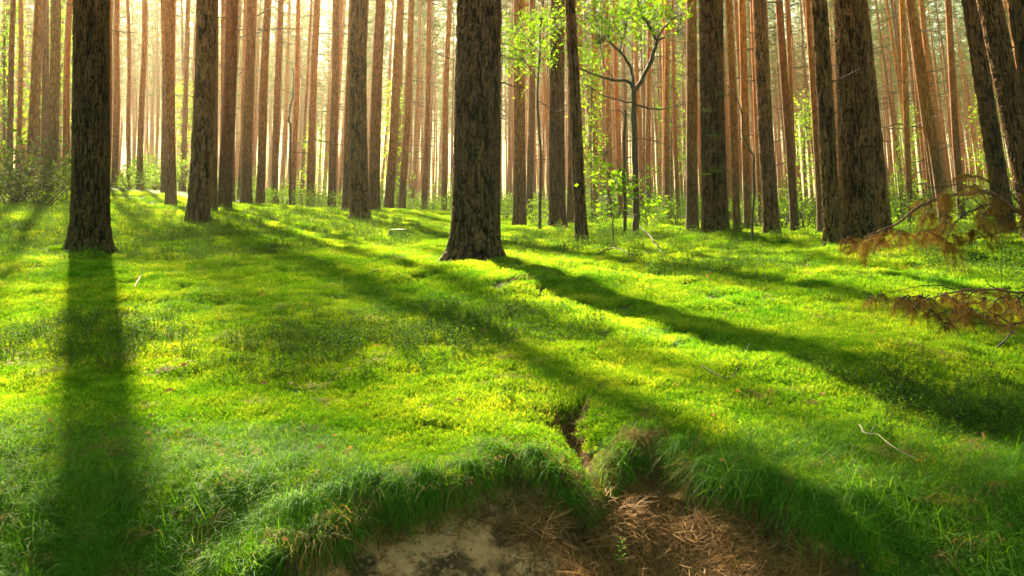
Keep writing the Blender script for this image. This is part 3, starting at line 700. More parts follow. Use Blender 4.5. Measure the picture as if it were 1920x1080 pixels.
x, y = polar_pts(3600, 2.9, 26); sd_, lt_ = masks(x, y); q = fbm(x * .8, y * .8, 3, 131)
keep = (sd_ < .3) & (rng.random(len(x)) < .05 + .28 * (q > .3))
scatter("straw_litter", *place(x, y, (y / 3.4) ** .5 * rng.uniform(.5, 1.1, len(x)), len(LIT), keep, .3, .026), LIT, "thin drifts of fallen needles caught on the moss", "needle litter")
def leafbit(seed):
    r = np.random.default_rng(seed); mb = MB(); mb.add(*leaves(r.normal(0, .05, (3, 3)) * [1, 1, .1], .032, r, .8, .6)); return mb.build("leaf_bits", M_dleaf, None, False, False)
def clod(seed):
    r = np.random.default_rng(seed); mb = MB()
    for i in range(7):
        n = 6; c = r.normal(0, .03, 3) * [1, 1, .1]; R_ = r.uniform(.003, .011)
        th, ph = np.meshgrid(np.linspace(0, 6.283, n, endpoint=False), np.linspace(.15, 3.0, 5)); k = R_ * r.uniform(.7, 1.3, th.shape)
        V = np.stack([k * np.sin(ph) * np.cos(th), k * np.sin(ph) * np.sin(th), k * np.cos(ph) * .8], -1).reshape(-1, 3) + c; ii = np.arange(5 * n).reshape(5, n); jj = np.roll(ii, -1, 1)
        mb.add(V, np.stack([ii[:-1], jj[:-1], jj[1:], ii[1:]], -1).reshape(-1, 4))
    return mb.build("clod", M_soil, None, True, False)
M_soil = plain("sandy_soil", (.16, .09, .04), (.42, .27, .12), 60)
CL = [clod(950 + i) for i in range(4)]
x = rng.uniform(-.9, 1.2, 1500); y = rng.uniform(2.5, 3.7, 1500); sd_, lt_ = masks(x, y)
scatter("soil_crumbs", *place(x, y, rng.uniform(.3, 1.0, 1500), 4, (sd_ > .5) & (rng.random(1500) < .4), 0, -.001), CL, "crumbs and clods of sandy soil on the bare bank", "soil crumbs")
def rootlet(seed):
    r = np.random.default_rng(seed); mb = MB()
    for i in range(9):
        P = [np.array([r.normal(0, .03), 0, 0])]
        for k in range(5): P.append(P[-1] + np.array([r.normal(0, .012), -.006 + r.normal(0, .006), -r.uniform(.006, .026)]))
        tube(mb, P, np.linspace(.0011, .0004, 6), 3)
    return mb.build("rootlet", M_twig, None, False, False)
RT = [rootlet(970 + i) for i in range(4)]
nr = 150; x = rng.uniform(-.8, 1.1, nr); y = edge_y(x) + .13 * fbm(x * 6.5, x * 0 + 3.3, 4, 51) - .005; ro = np.zeros((nr, 3)); ro[:, 2] = rng.normal(0, .5, nr)
scatter("hanging_roots", np.stack([x, y, ground_z(x, y + .03) - .005], -1), ro, rng.uniform(.7, 1.8, nr), rng.integers(0, 4, nr), RT, "fine dark rootlets dangling from the broken turf edge", "roots")
LB = [leafbit(900 + i) for i in range(4)]
x, y = polar_pts(380, 2.5, 22); sd_, lt_ = masks(x, y)
scatter("leaf_litter", *place(x, y, (y / 3.4) ** .4 * rng.uniform(.4, 1.1, len(x)), 4, None, .2, .022), LB, "scattered bits of dry leaf on moss and sand", "leaf litter")

# ------------------------------------------------------------------ tussocks hanging over the lip: each one a thing
TUS = [hang_clump(500 + i, 260, .19, .0020, None, "grass_tuft", 1.2, 8) for i in range(4)]
DRY = hang_clump(520, 330, .20, .0019, M_straw, "dry_grass_tuft", .9, 8)
tl = [(640, 935, 1.0, "drooping grass tussock at the left end of the bare sand"), (690, 915, 1.05, "broad fountain-like grass tussock over the left of the sand"),
      (745, 925, .8, "small grass tussock beside the broad fountain-like one"), (800, 905, .95, "grass tussock hanging over the widest pale sand patch"),
      (870, 905, .9, "yellow-tipped grass tussock above the pale sand"), (930, 880, .8, "short tussock over the sand hollow near the middle"),
      (1000, 880, .85, "tussock at the lip just left of the brown gully"), (1075, 905, .8, "mossy tussock filling the foot of the brown gully"),
      (1130, 915, .75, "low dark tussock right below the brown gully"), (1225, 850, .8, "tussock above the yellow fallen leaf"),
      (1290, 870, .95, "bright arching tussock right of the yellow fallen leaf"), (1350, 905, .85, "tussock above the dark hollow of the bank"),
      (1430, 930, .9, "thin pale tussock trailing over the needle litter"), (1520, 950, 1.0, "long tussock at the right end of the bare bank"),
      (560, 960, 1.0, "tussock at the lower left, left of all bare sand"), (1600, 945, 1.0, "dark tussock beside the bleached stick")]
for i, (px, py, s, lab) in enumerate(tl):
    p = hit(px, py); o = TUS[i % 4].copy(); COL.objects.link(o); yy = max(p.y, float(edge_y(p.x)) + .05); o.location = (p.x, yy, gz(p.x, yy) + .035); o.scale = (s,) * 3
    o.rotation_euler = (0, random.uniform(-.15, .15), random.uniform(-.3, .3))
    tag(o, lab, "grass tuft", "grass tussocks along the lip of the bank")
p = hit(1205, 885); o = DRY; COL.objects.link(o); yy = float(edge_y(p.x)) + .01; o.location = (p.x, yy, gz(p.x, yy) + .01); o.rotation_euler = (0, 0, .1)
tag(o, "brown dead grass tussock hanging like hair over the bank", "grass tuft")

# ------------------------------------------------------------------ branching young trees (polylines measured at their distance)
def px3(px, py, d, jy=0): return np.array([(px - 960) / F * d, d + jy, CZ - (py - HY) / F * d])
def sapling(name, lab, cat, d, lines, barkm, leaf_pts, leaf_size, leafm, base):
    g = hit(*base); d0 = d; root = empty(name, (px3(base[0], base[1], d)[0], d, gz(px3(base[0], base[1], d)[0], d)), lab, cat); off = np.array(root.location)
    allP = []
    for i, (pts, r0, r1) in enumerate(lines):
        jy = np.cumsum(np.concatenate([[0], rng.normal(0, .10, len(pts) - 1)])) if i else np.zeros(len(pts))
        P = smooth_path([px3(a, b, d, j) - off for (a, b), j in zip(pts, jy)], 4, .004 * d / 10); mb = MB()
        if i == 0: P[0][2] = -.05
        allP.append(P); tube(mb, P, np.linspace(r0, r1, len(P)), 8 if i == 0 else 6, .08); mb.build("trunk" if i == 0 else "branch", barkm, root, True)
    if leaf_pts is not None and len(leaf_pts):
        L0 = np.array(leaf_pts) - off; mb = MB(); mb.add(*leaves(L0, leaf_size, rng, .45)); nf = sum(len(f) for f in mb.F); A = np.concatenate(allP)
        for c in L0.reshape(-1, 9, 3).mean(1):
            q = A[np.argmin(((A - c) ** 2).sum(1) + .3 * np.maximum(A[:, 2] - c[2], 0))]
            if np.linalg.norm(q - c) < 2.2: tube(mb, [q, (q + c) / 2 + rng.normal(0, .05, 3) + [0, 0, .04], c], [.006, .004, .002], 3)
        o = mb.build("foliage", leafm, root); o.data.materials.append(barkm); mi = np.zeros(len(o.data.polygons), np.int32); mi[nf:] = 1; o.data.polygons.foreach_set("material_index", mi)
    return root
def leaf_cloud(d, boxes):
    out = []
    for px, py, wx, wy, n, dz in boxes:
        nc = max(2, n // 9)
        cx = rng.normal(px, wx, nc); cyy = rng.normal(py, wy, nc); cd = rng.normal(0, dz, nc)
        for a, b, c in zip(cx, cyy, cd):
            q = px3(a, b, d, c); out.append(q + rng.normal(0, .07, (9, 3)))
    return np.concatenate(out)
D1 = 17.0
sapling("young_oak", "forked young broadleaf tree with dark stem and bright backlit leaves", "young tree", D1,
 [([(1192, 432), (1192, 380), (1191, 300), (1189, 220), (1188, 168)], .062, .045),
  ([(1188, 170), (1178, 152), (1150, 148), (1115, 138), (1082, 124)], .035, .012),
  ([(1188, 172), (1187, 135), (1180, 118), (1163, 95), (1148, 75), (1140, 40)], .036, .010),
  ([(1188, 172), (1204, 150), (1222, 110), (1231, 76)], .042, .032),
  ([(1231, 76), (1218, 52), (1203, 25), (1192, -5)], .03, .014),
  ([(1231, 76), (1255, 66), (1284, 49)], .02, .008), ([(1228, 78), (1245, 52), (1262, 34), (1285, 22)], .02, .007),
  ([(1190, 192), (1165, 190), (1130, 180), (1092, 156)], .018, .006), ([(1190, 195), (1225, 204), (1255, 200), (1284, 189)], .018, .006),
  ([(1163, 95), (1172, 60), (1181, 20)], .012, .005), ([(1150, 148), (1130, 120), (1122, 90)], .01, .004), ([(1222, 110), (1240, 105), (1262, 118)], .01, .004),
  ([(1191, 258), (1225, 262), (1262, 275)], .009, .004), ([(1191, 262), (1165, 268), (1140, 285)], .009, .004)],
 M_sapbark, leaf_cloud(D1, [(1170, 25, 50, 28, 1300, .7), (1235, 15, 30, 28, 500, .6), (1110, 70, 30, 30, 400, .6), (1170, 345, 26, 14, 220, .3), (1215, 380, 22, 18, 160, .3), (1115, 300, 14, 12, 110, .3)]),
 .075, M_leaf, (1192, 432))
sapling("young_tree", "slim dead-topped stem standing just left of the forked young tree", "young tree", 16.6,
 [([(1171, 433), (1172, 360), (1170, 290), (1173, 215), (1171, 208)], .032, .018), ([(1173, 218), (1160, 206), (1145, 206)], .012, .006), ([(1173, 218), (1182, 210)], .012, .005)],
 M_sapbark, leaf_cloud(16.6, [(1160, 330, 12, 9, 60, .2)]), .06, M_leaf, (1171, 433))
sapling("young_birch", "airy bright green tree with spreading sprays above the dark red-brown pine", "young tree", 21.0,
 [([(1012, 424), (1014, 300), (1008, 200), (1012, 90), (1020, -20)], .035, .015), ([(1010, 150), (985, 120), (955, 112), (942, 118)], .014, .004), ([(1010, 190), (1040, 208), (1062, 205)], .012, .004),
  ([(1012, 100), (985, 70), (960, 62)], .012, .004), ([(1013, 80), (1040, 50), (1070, 40)], .012, .004)],
 M_sapbark, leaf_cloud(21.0, [(985, 85, 26, 26, 900, .6), (1005, 40, 28, 22, 500, .6), (958, 112, 12, 12, 220, .3), (1035, 40, 24, 20, 300, .5), (1020, 110, 16, 16, 160, .3)]), .075, M_leaf, (1012, 424))
sapling("bare_sapling", "thin bent leafless sapling right of the sunlit-edged trunk", "sapling", 12.2,
 [([(1411, 489), (1411, 420), (1414, 330), (1412, 290), (1395, 260), (1392, 215), (1378, 180), (1365, 160)], .017, .006), ([(1396, 258), (1376, 268), (1366, 285)], .006, .002), ([(1392, 212), (1410, 208)], .005, .002)],
 M_sapbark, None, .05, M_leaf, (1411, 489))
sapling("dead_sapling", "crooked thin dead stem in front of the misty pines at left", "sapling", 30.0,
 [([(543, 396), (544, 320), (545, 240), (541, 225), (548, 180), (551, 150), (548, 125)], .04, .012), ([(545, 232), (536, 224)], .014, .006), ([(549, 178), (540, 170)], .012, .006)],
 M_sapbark, None, .05, M_leaf, (543, 396))
sapling("leafy_sapling", "small broadleaf sapling with large leaves in front of the thin leaning pine", "sapling", 12.0,
 [([(1150, 436), (1148, 400), (1140, 360), (1146, 330)], .010, .004), ([(1144, 350), (1165, 330), (1185, 322)], .005, .002), ([(1142, 362), (1120, 338)], .005, .002)],
 M_sapbark, leaf_cloud(12.0, [(1150, 332, 16, 7, 70, .15), (1175, 345, 10, 10, 40, .15), (1140, 385, 12, 12, 40, .12)]), .075, M_leaf, (1150, 436))

# undergrowth bushes: each its own thing
def bush_src(seed, w, h, n, size):
    r = np.random.default_rng(seed); mb = MB(); st = MB(); nc = n // 12; C = []
    for i in range(nc):
        a = r.uniform(0, 6.28); q = w * math.sqrt(r.uniform(0, 1)); C.append([q * math.cos(a), q * math.sin(a), h * r.uniform(.12, 1) * (1 - .4 * q / w)])
    C = np.array(C)
    P = np.repeat(C, 12, 0) + r.normal(0, .09, (nc * 12, 3)); mb.add(*leaves(P, size, r, .5))
    for c in C[:: max(1, nc // 14)]:
        tube(st, [np.array([0, 0, -.05]) + r.normal(0, .03, 3) * [1, 1, 0], c * [.45, .45, .5], c], [.012, .008, .003], 4)
    return mb.build("foliage", M_leaf, None, False, False), st.build("stem", M_twig, None, True, False)
BUSH = [bush_src(600 + i, .55, .9, 420, .07) for i in range(3)] + [bush_src(610, .4, 1.6, 420, .07), bush_src(611, .8, .6, 600, .06)]
for _f, _s in BUSH: _f.data.materials[0] = M_bush
bl = [(150, 330, 30, 3, 1.6), (242, 345, 36, 1, 1.3), (262, 352, 40, 3, 1.4), (290, 352, 38, 0, 1.2), (340, 340, 40, 3, 1.6), (445, 380, 34, 1, 1.0), (500, 388, 36, 0, 1.1), (530, 386, 33, 2, 1.2),
      (580, 390, 35, 1, 1.3), (600, 392, 30, 0, 1.0), (645, 398, 32, 2, 1.0), (712, 404, 34, 0, 1.1), (742, 404, 40, 3, 1.5), (780, 410, 44, 1, 1.3), (812, 412, 36, 0, 1.2), (838, 415, 33, 1, 1.0),
      (950, 424, 30, 0, 1.0), (1000, 425, 30, 1, 1.2), (1020, 428, 26, 2, .9), (1070, 428, 32, 3, 1.3), (1110, 430, 28, 0, 1.1), (1130, 432, 26, 1, 1.0), (1215, 432, 25, 2, 1.0), (1240, 430, 30, 0, 1.2),
      (1270, 432, 28, 1, 1.2), (1320, 438, 27, 3, 1.1), (1390, 440, 30, 0, 1.4), (1425, 442, 28, 1, 1.5), (1470, 442, 27, 3, 1.4), (1510, 442, 26, 2, 1.5), (1530, 440, 30, 0, 1.5), (1660, 440, 24, 1, 1.4),
      (1690, 436, 28, 3, 1.4), (1730, 432, 26, 0, 1.3), (1760, 430, 30, 1, 1.5), (1830, 430, 24, 2, 1.3), (1870, 430, 27, 3, 1.6), (1905, 430, 23, 0, 1.2)]
gaps = [(0, 300, "behind the big dark left trunk's surroundings"), (300, 470, "near the bowed flaking pine"), (470, 640, "under the misty pines left of the cluster"), (640, 860, "between the cluster and the central trunk"),
        (860, 1100, "just right of the central trunk"), (1100, 1300, "around the forked young tree"), (1300, 1560, "between the sunlit-edged trunk and the dark pair"), (1560, 2000, "behind the dead brown branch")]
DARKB = [bush_src(620 + i, .6, .8, 700, .05) for i in range(2)]
for _f, _s in DARKB: _f.data.materials[0] = M_shrub
def put_bush(name, px, py, d, k, s, lab, cat, grp=None, sink=0):
    x = (px - 960) / F * d; root = empty(name, (x, d, gz(x, d) - sink), lab, cat, grp); fo, st = DARKB[k % 2] if name == "shrub" else BUSH[k]
    for src in (fo, st):
        c = src.copy(); COL.objects.link(c); c.parent = root
    s *= 1.45 if name == "shrub" else .85; root.scale = (s, s, s); root.rotation_euler = (0, 0, random.uniform(0, 6)); return root
for px, py, d, k, s in bl:
    where = next(t for a, b, t in gaps if a <= px < b)
    put_bush("bush", px, py, d, k, s, f"low light green leafy bush {where}", "bush", f"low bushes {where}")
for px, d, k, s, lab in [(40, 17.5, 4, 1.2, "rounded dark shrub near the left border, in front of the black-footed pines"), (78, 16.5, 4, .9, "olive domed shrub left of the big dark left trunk"),
                          (10, 16, 4, 1.0, "shrub cut by the left border, lowest of the left shrubs"), (30, 21, 0, 1.4, "taller leafy shrub behind the domed shrub at far left")]:
    put_bush("shrub", px, 0, d, k, s, lab, "shrub", "shrubs by the left border")

# taller young broadleaf trees glimpsed between the trunks
def tall_src(seed, H, w, n):
    r = np.random.default_rng(seed); mb = MB(); st = MB(); nc = n // 14; C = []
    for i in range(nc):
        t = r.uniform(.25, 1); a = r.uniform(0, 6.28); q = w * math.sqrt(r.uniform(0, 1)) * (1.25 - t * .8); C.append([q * math.cos(a), q * math.sin(a), H * t])
    C = np.array(C); P = np.repeat(C, 14, 0) + r.normal(0, .16, (nc * 14, 3)); mb.add(*leaves(P, .13, r, .5))
    tube(st, [[0, 0, -.1], [.05, 0, H * .4], [0, .05, H * .97]], [.05, .035, .01], 6)
    for c in C[::3]: tube(st, [[0, 0, c[2] * .8], c * [.5, .5, .95], c], [.014, .009, .004], 3)
    return mb.build("foliage", M_leaf, None, False, False), st.build("trunk", M_sapbark, None, True, False)
TALL = [tall_src(700 + i, 6.5 + i, 1.1, 1500) for i in range(3)]
for px, d, k, s, lab in [(110, 40, 1, 1.2, "leafy young tree glowing beside the black-footed pines at left"), (10, 34, 0, 1.1, "leafy young tree at the left border between dark trunks"),
        (140, 52, 2, 1.2, "farther leafy tree peeping left of the big dark left trunk"), (345, 50, 0, .9, "small leafy tree between the straight pine and the bowed pine"),
        (742, 50, 1, .9, "bright leafy tree glimpsed right of the tight cluster"), (590, 48, 0, .7, "short leafy tree in the mist left of the cluster"),
        (1110, 33, 1, .75, "leafy tree with yellow-green sprays behind the thin leaning pine"), (1260, 44, 2, .9, "leafy tree filling the gap left of the sunlit-edged trunk"),
        (1510, 40, 0, .8, "dim leafy tree left of the dark pair"), (1700, 44, 1, .7, "leafy tree low behind the dead brown branch"), (1855, 38, 0, .8, "leafy tree between the leaning pines at right")]:
    x = (px - 960) / F * d; root = empty("young_tree", (x, d, gz(x, d)), lab, "young tree")
    for src in TALL[k]:
        c = src.copy(); COL.objects.link(c); c.parent = root
    root.scale = (s, s, s); root.rotation_euler = (0, 0, random.uniform(0, 6))

# ------------------------------------------------------------------ far woods that read as one mass
def far_tree(seed):
    o, path = FAR[seed % 7]; cw, cn = CROWNS[seed % 4]
    def arr(ob):
        me = ob.data; V = np.zeros(len(me.vertices) * 3); me.vertices.foreach_get("co", V); Fi = np.zeros(len(me.loops), np.int64); me.loops.foreach_get("vertex_index", Fi); return V.reshape(-1, 3), Fi.reshape(-1, 4)
    V1, F1 = arr(o); V1 = V1 * [.72, .72, 1]; V2, F2 = arr(cw); V3, F3 = arr(cn); V2 = V2 * 1.35 + [0, 0, 16.5]; V3 = V3 * 1.35 + [0, 0, 16.5]
    ob = mesh_obj("far_pine", np.concatenate([V1, V2, V3]), np.concatenate([F1, F2 + len(V1), F3 + len(V1) + len(V2)]), M_barkfar, None, False, False)
    ob.data.materials.append(M_needle); mi = np.zeros(len(F1) + len(F2) + len(F3), np.int32); mi[len(F1) + len(F2):] = 1; ob.data.polygons.foreach_set("material_index", mi); return ob
FT = [far_tree(i) for i in range(4)]
n = 2500; d = np.sqrt(rng.uniform(86 ** 2, 215 ** 2, n)); th = rng.uniform(-.72, .72, n); x = th * d
rot = np.stack([rng.normal(0, .015, n), np.array([far_lean(960 + t * F) for t in th]) + rng.normal(0, .015, n), rng.uniform(0, 6.28, n)], -1); rot[:, 2] = rng.uniform(-.5, .5, n)
scatter("distant_woods", np.stack([x, d, ground_z(x, d) - .1], -1), rot, rng.uniform(.75, 1.15, n), rng.integers(0, 4, n), FT, "distant pine woods closing off the view behind all the trunks", "woods")
n = 1400; d = rng.uniform(46, 140, n); th = rng.uniform(-.7, .7, n); x = th * d; ro = np.zeros((n, 3)); ro[:, 2] = rng.uniform(0, 6, n)
scatter("distant_undergrowth", np.stack([x, d, ground_z(x, d) - .1], -1), ro, rng.uniform(.9, 2.2, n), rng.integers(0, 4, n), [b[0] for b in BUSH[:4]], "pale leafy undergrowth at the foot of the distant pines", "undergrowth")

# ------------------------------------------------------------------ dead pine limbs at the right
def limb(name, lab, d, lines, tufts, seed, needle_len=.07, dens=.5, group=None):
    r = np.random.default_rng(seed); a0 = px3(*lines[0][0][0], d); root = empty(name, tuple(a0), lab, "dead branch", group); off = a0; 
    for i, (pts, r0, r1, sp) in enumerate(lines):
        jy = np.cumsum(r.normal(0, sp, len(pts))) if i else np.linspace(0, -.15, len(pts))
        P = smooth_path([px3(a, b, d, j) - off for (a, b), j in zip(pts, jy)], 5, .0025); mb = MB()
        tube(mb, P, np.linspace(r0, r1, len(P)), 7, .1); mb.build("branch", M_limb if i == 0 else M_twig, root, True)
    for (px, py, L, n, dirx) in tufts:       # twig ends bristling with drooping brown needles
        c = px3(px, py, d, r.normal(-.08, .14)) - off; k = 5; Lt = L / F * d; mb = MB(); m2 = MB()
        for q_ in range(4):
            sd = np.array([dirx * .6 + r.normal(0, .55), r.normal(0, .6), -r.uniform(.1, 1.0)]); Lq = Lt * r.uniform(.5, 1.15)
            P = np.array([c + r.normal(0, .006, 3) * (t > 0) + sd * Lq * t * np.array([1, 1, .4 + .6 * t]) for t in np.linspace(0, 1, k)])
            tube(mb, P, np.linspace(.0028, .001, k), 4)
            nb = int(n * dens); ts = r.beta(2.2, 1.2, nb); Q = np.stack([np.interp(ts, np.linspace(0, 1, k), P[:, q]) for q in range(3)], -1)
            D = r.normal(0, .62, (nb, 3)) + sd * .55; D[:, 2] -= .38; D /= np.linalg.norm(D, axis=1)[:, None]
            Ln = needle_len * r.uniform(.45, 1.1, nb); bend = np.stack([np.zeros(nb), np.zeros(nb), -Ln * .3], -1)
            m2.add(*blades(Q, D, Ln, np.full(nb, .0013), bend, 2, r=r))
        tw = mb.build("twig", M_twig, root); m2.build("needles", M_dead, tw)
    return root
DL = 5.6
t1 = [(1606, 446, 34, 260, -.2), (1612, 455, 46, 300, -.1), (1625, 448, 34, 200, .1), (1640, 440, 34, 160, 0), (1652, 430, 26, 160, 0), (1672, 432, 24, 140, .2), (1706, 430, 50, 300, 0), (1712, 440, 46, 200, .1),
      (1735, 360, 40, 260, -.4), (1748, 372, 34, 220, -.2), (1765, 365, 34, 200, .2), (1740, 400, 34, 260, -.5), (1755, 415, 30, 240, -.4), (1770, 330, 24, 160, .1), (1790, 350, 24, 160, .2),
      (1760, 430, 44, 260, -.2), (1780, 440, 50, 300, 0), (1800, 430, 44, 240, .1), (1815, 400, 40, 240, .1), (1790, 405, 34, 200, -.2), (1830, 420, 36, 200, .2), (1860, 365, 40, 260, .1), (1870, 385, 36, 200, 0),
      (1850, 410, 34, 200, 0), (1835, 345, 26, 140, .2), (1885, 400, 36, 200, .1), (1905, 410, 40, 240, 0), (1915, 355, 40, 260, .1), (1900, 380, 34, 160, 0), (1925, 400, 44, 260, 0), (1780, 455, 30, 160, -.3)]
limb("dead_branch", "long arched dead pine branch with rusty drooping needles reaching in from the right", DL,
 [([(2060, 560), (2000, 470), (1950, 418), (1905, 398), (1870, 376), (1845, 361), (1800, 363), (1750, 372), (1705, 390), (1665, 420), (1640, 428), (1602, 444)], .016, .0045, 0),
  ([(1870, 376), (1830, 392), (1805, 405), (1780, 430), (1772, 470), (1778, 490)], .006, .002, .03), ([(1845, 361), (1810, 345), (1790, 348), (1760, 352), (1735, 345)], .005, .002, .03),
  ([(1905, 398), (1880, 360), (1850, 335), (1815, 330), (1790, 335)], .006, .002, .03), ([(1750, 372), (1745, 390), (1735, 402)], .004, .002, .02), ([(1705, 390), (1706, 415), (1707, 432)], .004, .002, .01),
  ([(1650, 425), (1648, 450), (1636, 470), (1636, 478)], .004, .002, .01), ([(1840, 392), (1815, 372), (1800, 382)], .004, .0015, .03), ([(1950, 418), (1925, 395), (1900, 372), (1880, 355), (1868, 352)], .006, .002, .03),
  ([(1905, 398), (1900, 360), (1925, 340)], .005, .002, .02), ([(1705, 390), (1695, 384), (1688, 382)], .003, .0012, .01), ([(1950, 418), (1900, 425), (1850, 440), (1800, 452), (1775, 450)], .006, .002, .03)], t1, 31)
t2 = [(px, py, L, 150, dx) for px, py, L, dx in [(1655, 552, 34, -.1), (1690, 548, 30, 0), (1700, 560, 36, -.3), (1725, 555, 34, .1), (1745, 562, 34, -.2), (1765, 555, 36, 0), (1785, 560, 32, .2), (1800, 550, 34, 0), (1820, 556, 36, -.1),
      (1840, 552, 34, .2), (1855, 560, 30, 0), (1870, 550, 34, .1), (1890, 556, 34, 0), (1905, 560, 30, .1), (1920, 550, 34, 0), (1760, 580, 28, -.2), (1800, 582, 26, 0), (1850, 585, 26, .1), (1720, 580, 26, -.2), (1780, 540, 26, 0), (1890, 585, 22, 0)]]
t2 = t2 + [(a + 12, b + 14, L, n_, -c) for a, b, L, n_, c in t2] + [(a - 9, b - 8, L, n_, c + .1) for a, b, L, n_, c in t2[::2]]
limb("dead_branch", "low tangle of dead twigs with thin brown needles lying over the moss at right", 4.9,
 [([(2040, 640), (1990, 585), (1925, 552), (1880, 545), (1840, 540), (1790, 542), (1740, 552), (1690, 568), (1655, 575)], .009, .002, 0), ([(1880, 545), (1862, 535), (1852, 520)], .004, .0015, .02),
  ([(1925, 552), (1895, 575), (1860, 590), (1830, 592)], .005, .0015, .03), ([(1840, 540), (1800, 560), (1770, 585)], .004, .0015, .03), ([(1925, 600), (1895, 605), (1870, 590), (1850, 575)], .005, .002, .03),
  ([(1790, 542), (1750, 535), (1700, 540), (1670, 550)], .003, .001, .03), ([(1740, 552), (1700, 580), (1680, 600)], .003, .001, .03), ([(1990, 585), (1930, 600), (1880, 610), (1800, 600), (1730, 600)], .005, .0015, .03)], t2, 32, .05, .3)

# ------------------------------------------------------------------ green sprigs on the sunlit-edged trunk
r0 = 13.5
for px, py, lab in [(1318, 328, "green pine sprig at mid height on the sunlit-edged trunk"), (1352, 322, "right-hand green sprig beside the sunlit-edged trunk"), (1325, 208, "upper needle sprig on the sunlit-edged trunk"), (1345, 255, "small needle sprig between the others on the sunlit-edged trunk"),
                    (1358, 178, "top needle sprig on the twig crossing the sunlit-edged trunk")]:
    c = px3(px, py, 13.0); root = empty("pine_sprig", tuple(c), lab, "pine sprig", "needle sprigs on the sunlit-edged trunk"); mb = MB()
    dr = 1 if px > 1335 else -1
    tube(mb, [[(1338 - px) / F * 13, .25, .03], [0, 0, 0], [dr * .1, -.03, .0]], [.006, .004, .002], 4); mb.build("stem", M_twig, root)
    n = 90; P = rng.normal(0, .05, (n, 3)) * [1.4, .8, .4]; D = rng.normal(size=(n, 3)); D[:, 2] = np.abs(D[:, 2]) * .5; D /= np.linalg.norm(D, axis=1)[:, None]
    mb = MB(); mb.add(*blades(P, D, rng.uniform(.04, .09, n), np.full(n, .003), np.zeros((n, 3)), 1)); mb.build("needles", M_needle, root)

# ------------------------------------------------------------------ small single things
def stick(name, lab, cat, pts, rr, m, lift=.01, twigs=()):
    Pw = [np.array(hit(a, b)) + [0, 0, lift + (q[0] if q else 0)] for a, b, *q in pts]; root = Pw[0]; mb = MB()
    P = smooth_path(np.array(Pw) - root, 4, rr * .5); tube(mb, P, np.linspace(rr, rr * .4, len(P)), 6, .12)
    for a in twigs:
        q = P[min(len(P) - 1, int(a[0] * len(P)))]; tube(mb, [q, q + np.array(a[1]) * .5 + [0, 0, .01], q + np.array(a[1])], [rr * .5, rr * .4, rr * .2], 4)
    o = mb.build(name, m, None, True); o.location = tuple(root); return tag(o, lab, cat)
stick("stick", "bleached crooked stick lying in the dark grass at lower right", "stick", [(1611, 838, .03), (1622, 858, .04), (1645, 868, .05), (1680, 892, .04), (1715, 905, .03)], .0028, M_pale, .05, [(.4, (.04, .02, .03))])
stick("stick", "thin bare twig curling over the sunny moss right of the gully", "stick", [(1315, 700, 0), (1345, 722, .02), (1372, 725, .01), (1405, 668, .03)], .0035, M_twig, .03, [(.6, (.08, .05, .03)), (.8, (-.05, .06, .04))])
stick("stick", "straight dark stick propped on the moss at the right border", "stick", [(1868, 662, 0), (1895, 645, .03), (1935, 612, .08)], .007, M_twig, .02, [(.5, (.05, -.02, -.01))])
stick("stick", "dark fallen twig slanting down from the forked young tree", "stick", [(1196, 432, .1), (1220, 462, .1), (1248, 492, .0)], .012, M_twig, .02)
stick("stick", "short crooked twig with shadowed leaves right of the thin leaning pine", "stick", [(1120, 486, 0), (1150, 480, .04), (1190, 492, .02)], .010, M_twig, .04, [(.3, (.1, .05, .05)), (.6, (-.08, .03, .04))])
stick("stick", "dark thin branch half sunk in moss left of the central trunk", "stick", [(685, 525, 0), (710, 518, .01), (735, 517, .0)], .006, M_twig, .03)
stick("stick", "small pale twig standing in the moss at left", "stick", [(253, 548, 0), (262, 534, .02), (268, 526, .05)], .006, M_pale, .04)
stick("stick", "broken pale stick lying on the bare sand", "stick", [(838, 1010), (850, 998), (862, 985)], .0045, M_pale, .006)
stick("stick", "long reddish twig along the sand at the lower left of the bank", "stick", [(590, 1075), (625, 1060), (655, 1047)], .0025, M_limb, .006)
stick("grass_stalk", "long pale dry stalk arching above the needle litter", "grass stalk", [(1010, 1050, .02), (1030, 1020, .06), (1055, 988, .08)], .0014, M_straw, .01)
def leaf_thing(px, py, L, lab, rz, m=M_dleaf, lift=.02, asp=.55, tilt=(.5, 0)):
    p = hit(px, py); mb = MB(); n = 9; V = []
    for i, t in enumerate(np.linspace(0, 1, n)):
        wd = L * asp * .5 * math.sin(math.pi * min(1, t ** .8)) ** .8 + .0004; cz = L * .16 * math.sin(t * 3.1); 
        for s in (-1, -.5, 0, .5, 1): V.append([t * L, s * wd, cz + abs(s) * wd * .4 + .002 * math.sin(t * 17 + s * 5)])
    Q = [(i * 5 + j, i * 5 + j + 1, (i + 1) * 5 + j + 1, (i + 1) * 5 + j) for i in range(n - 1) for j in range(4)]
    mb.add(V, Q); mb2 = MB(); o = mb.build("fallen_leaf", m, None, True); o.location = (p.x, p.y, p.z + lift); o.rotation_euler = (tilt[0], tilt[1], rz)
    st = MB(); tube(st, [[0, 0, 0], [-L * .15, .002, .002], [-L * .3, -.003, .0]], [.0009, .0008, .0006], 4); st.build("stem", M_straw, o)
    return tag(o, lab, "fallen leaf")
leaf_thing(1243, 905, .095, "long yellow-brown fallen leaf hanging at the edge of the grass", -1.15, lift=.03, asp=.3)
leaf_thing(1262, 945, .06, "orange-brown leaf just below the long yellow one", -.8)
leaf_thing(1163, 965, .035, "small orange pointed leaf standing in the brown straw", 1.4, tilt=(.9, -.3))
leaf_thing(1205, 1050, .035, "round tan leaf low on the needle litter", .3, asp=.8)
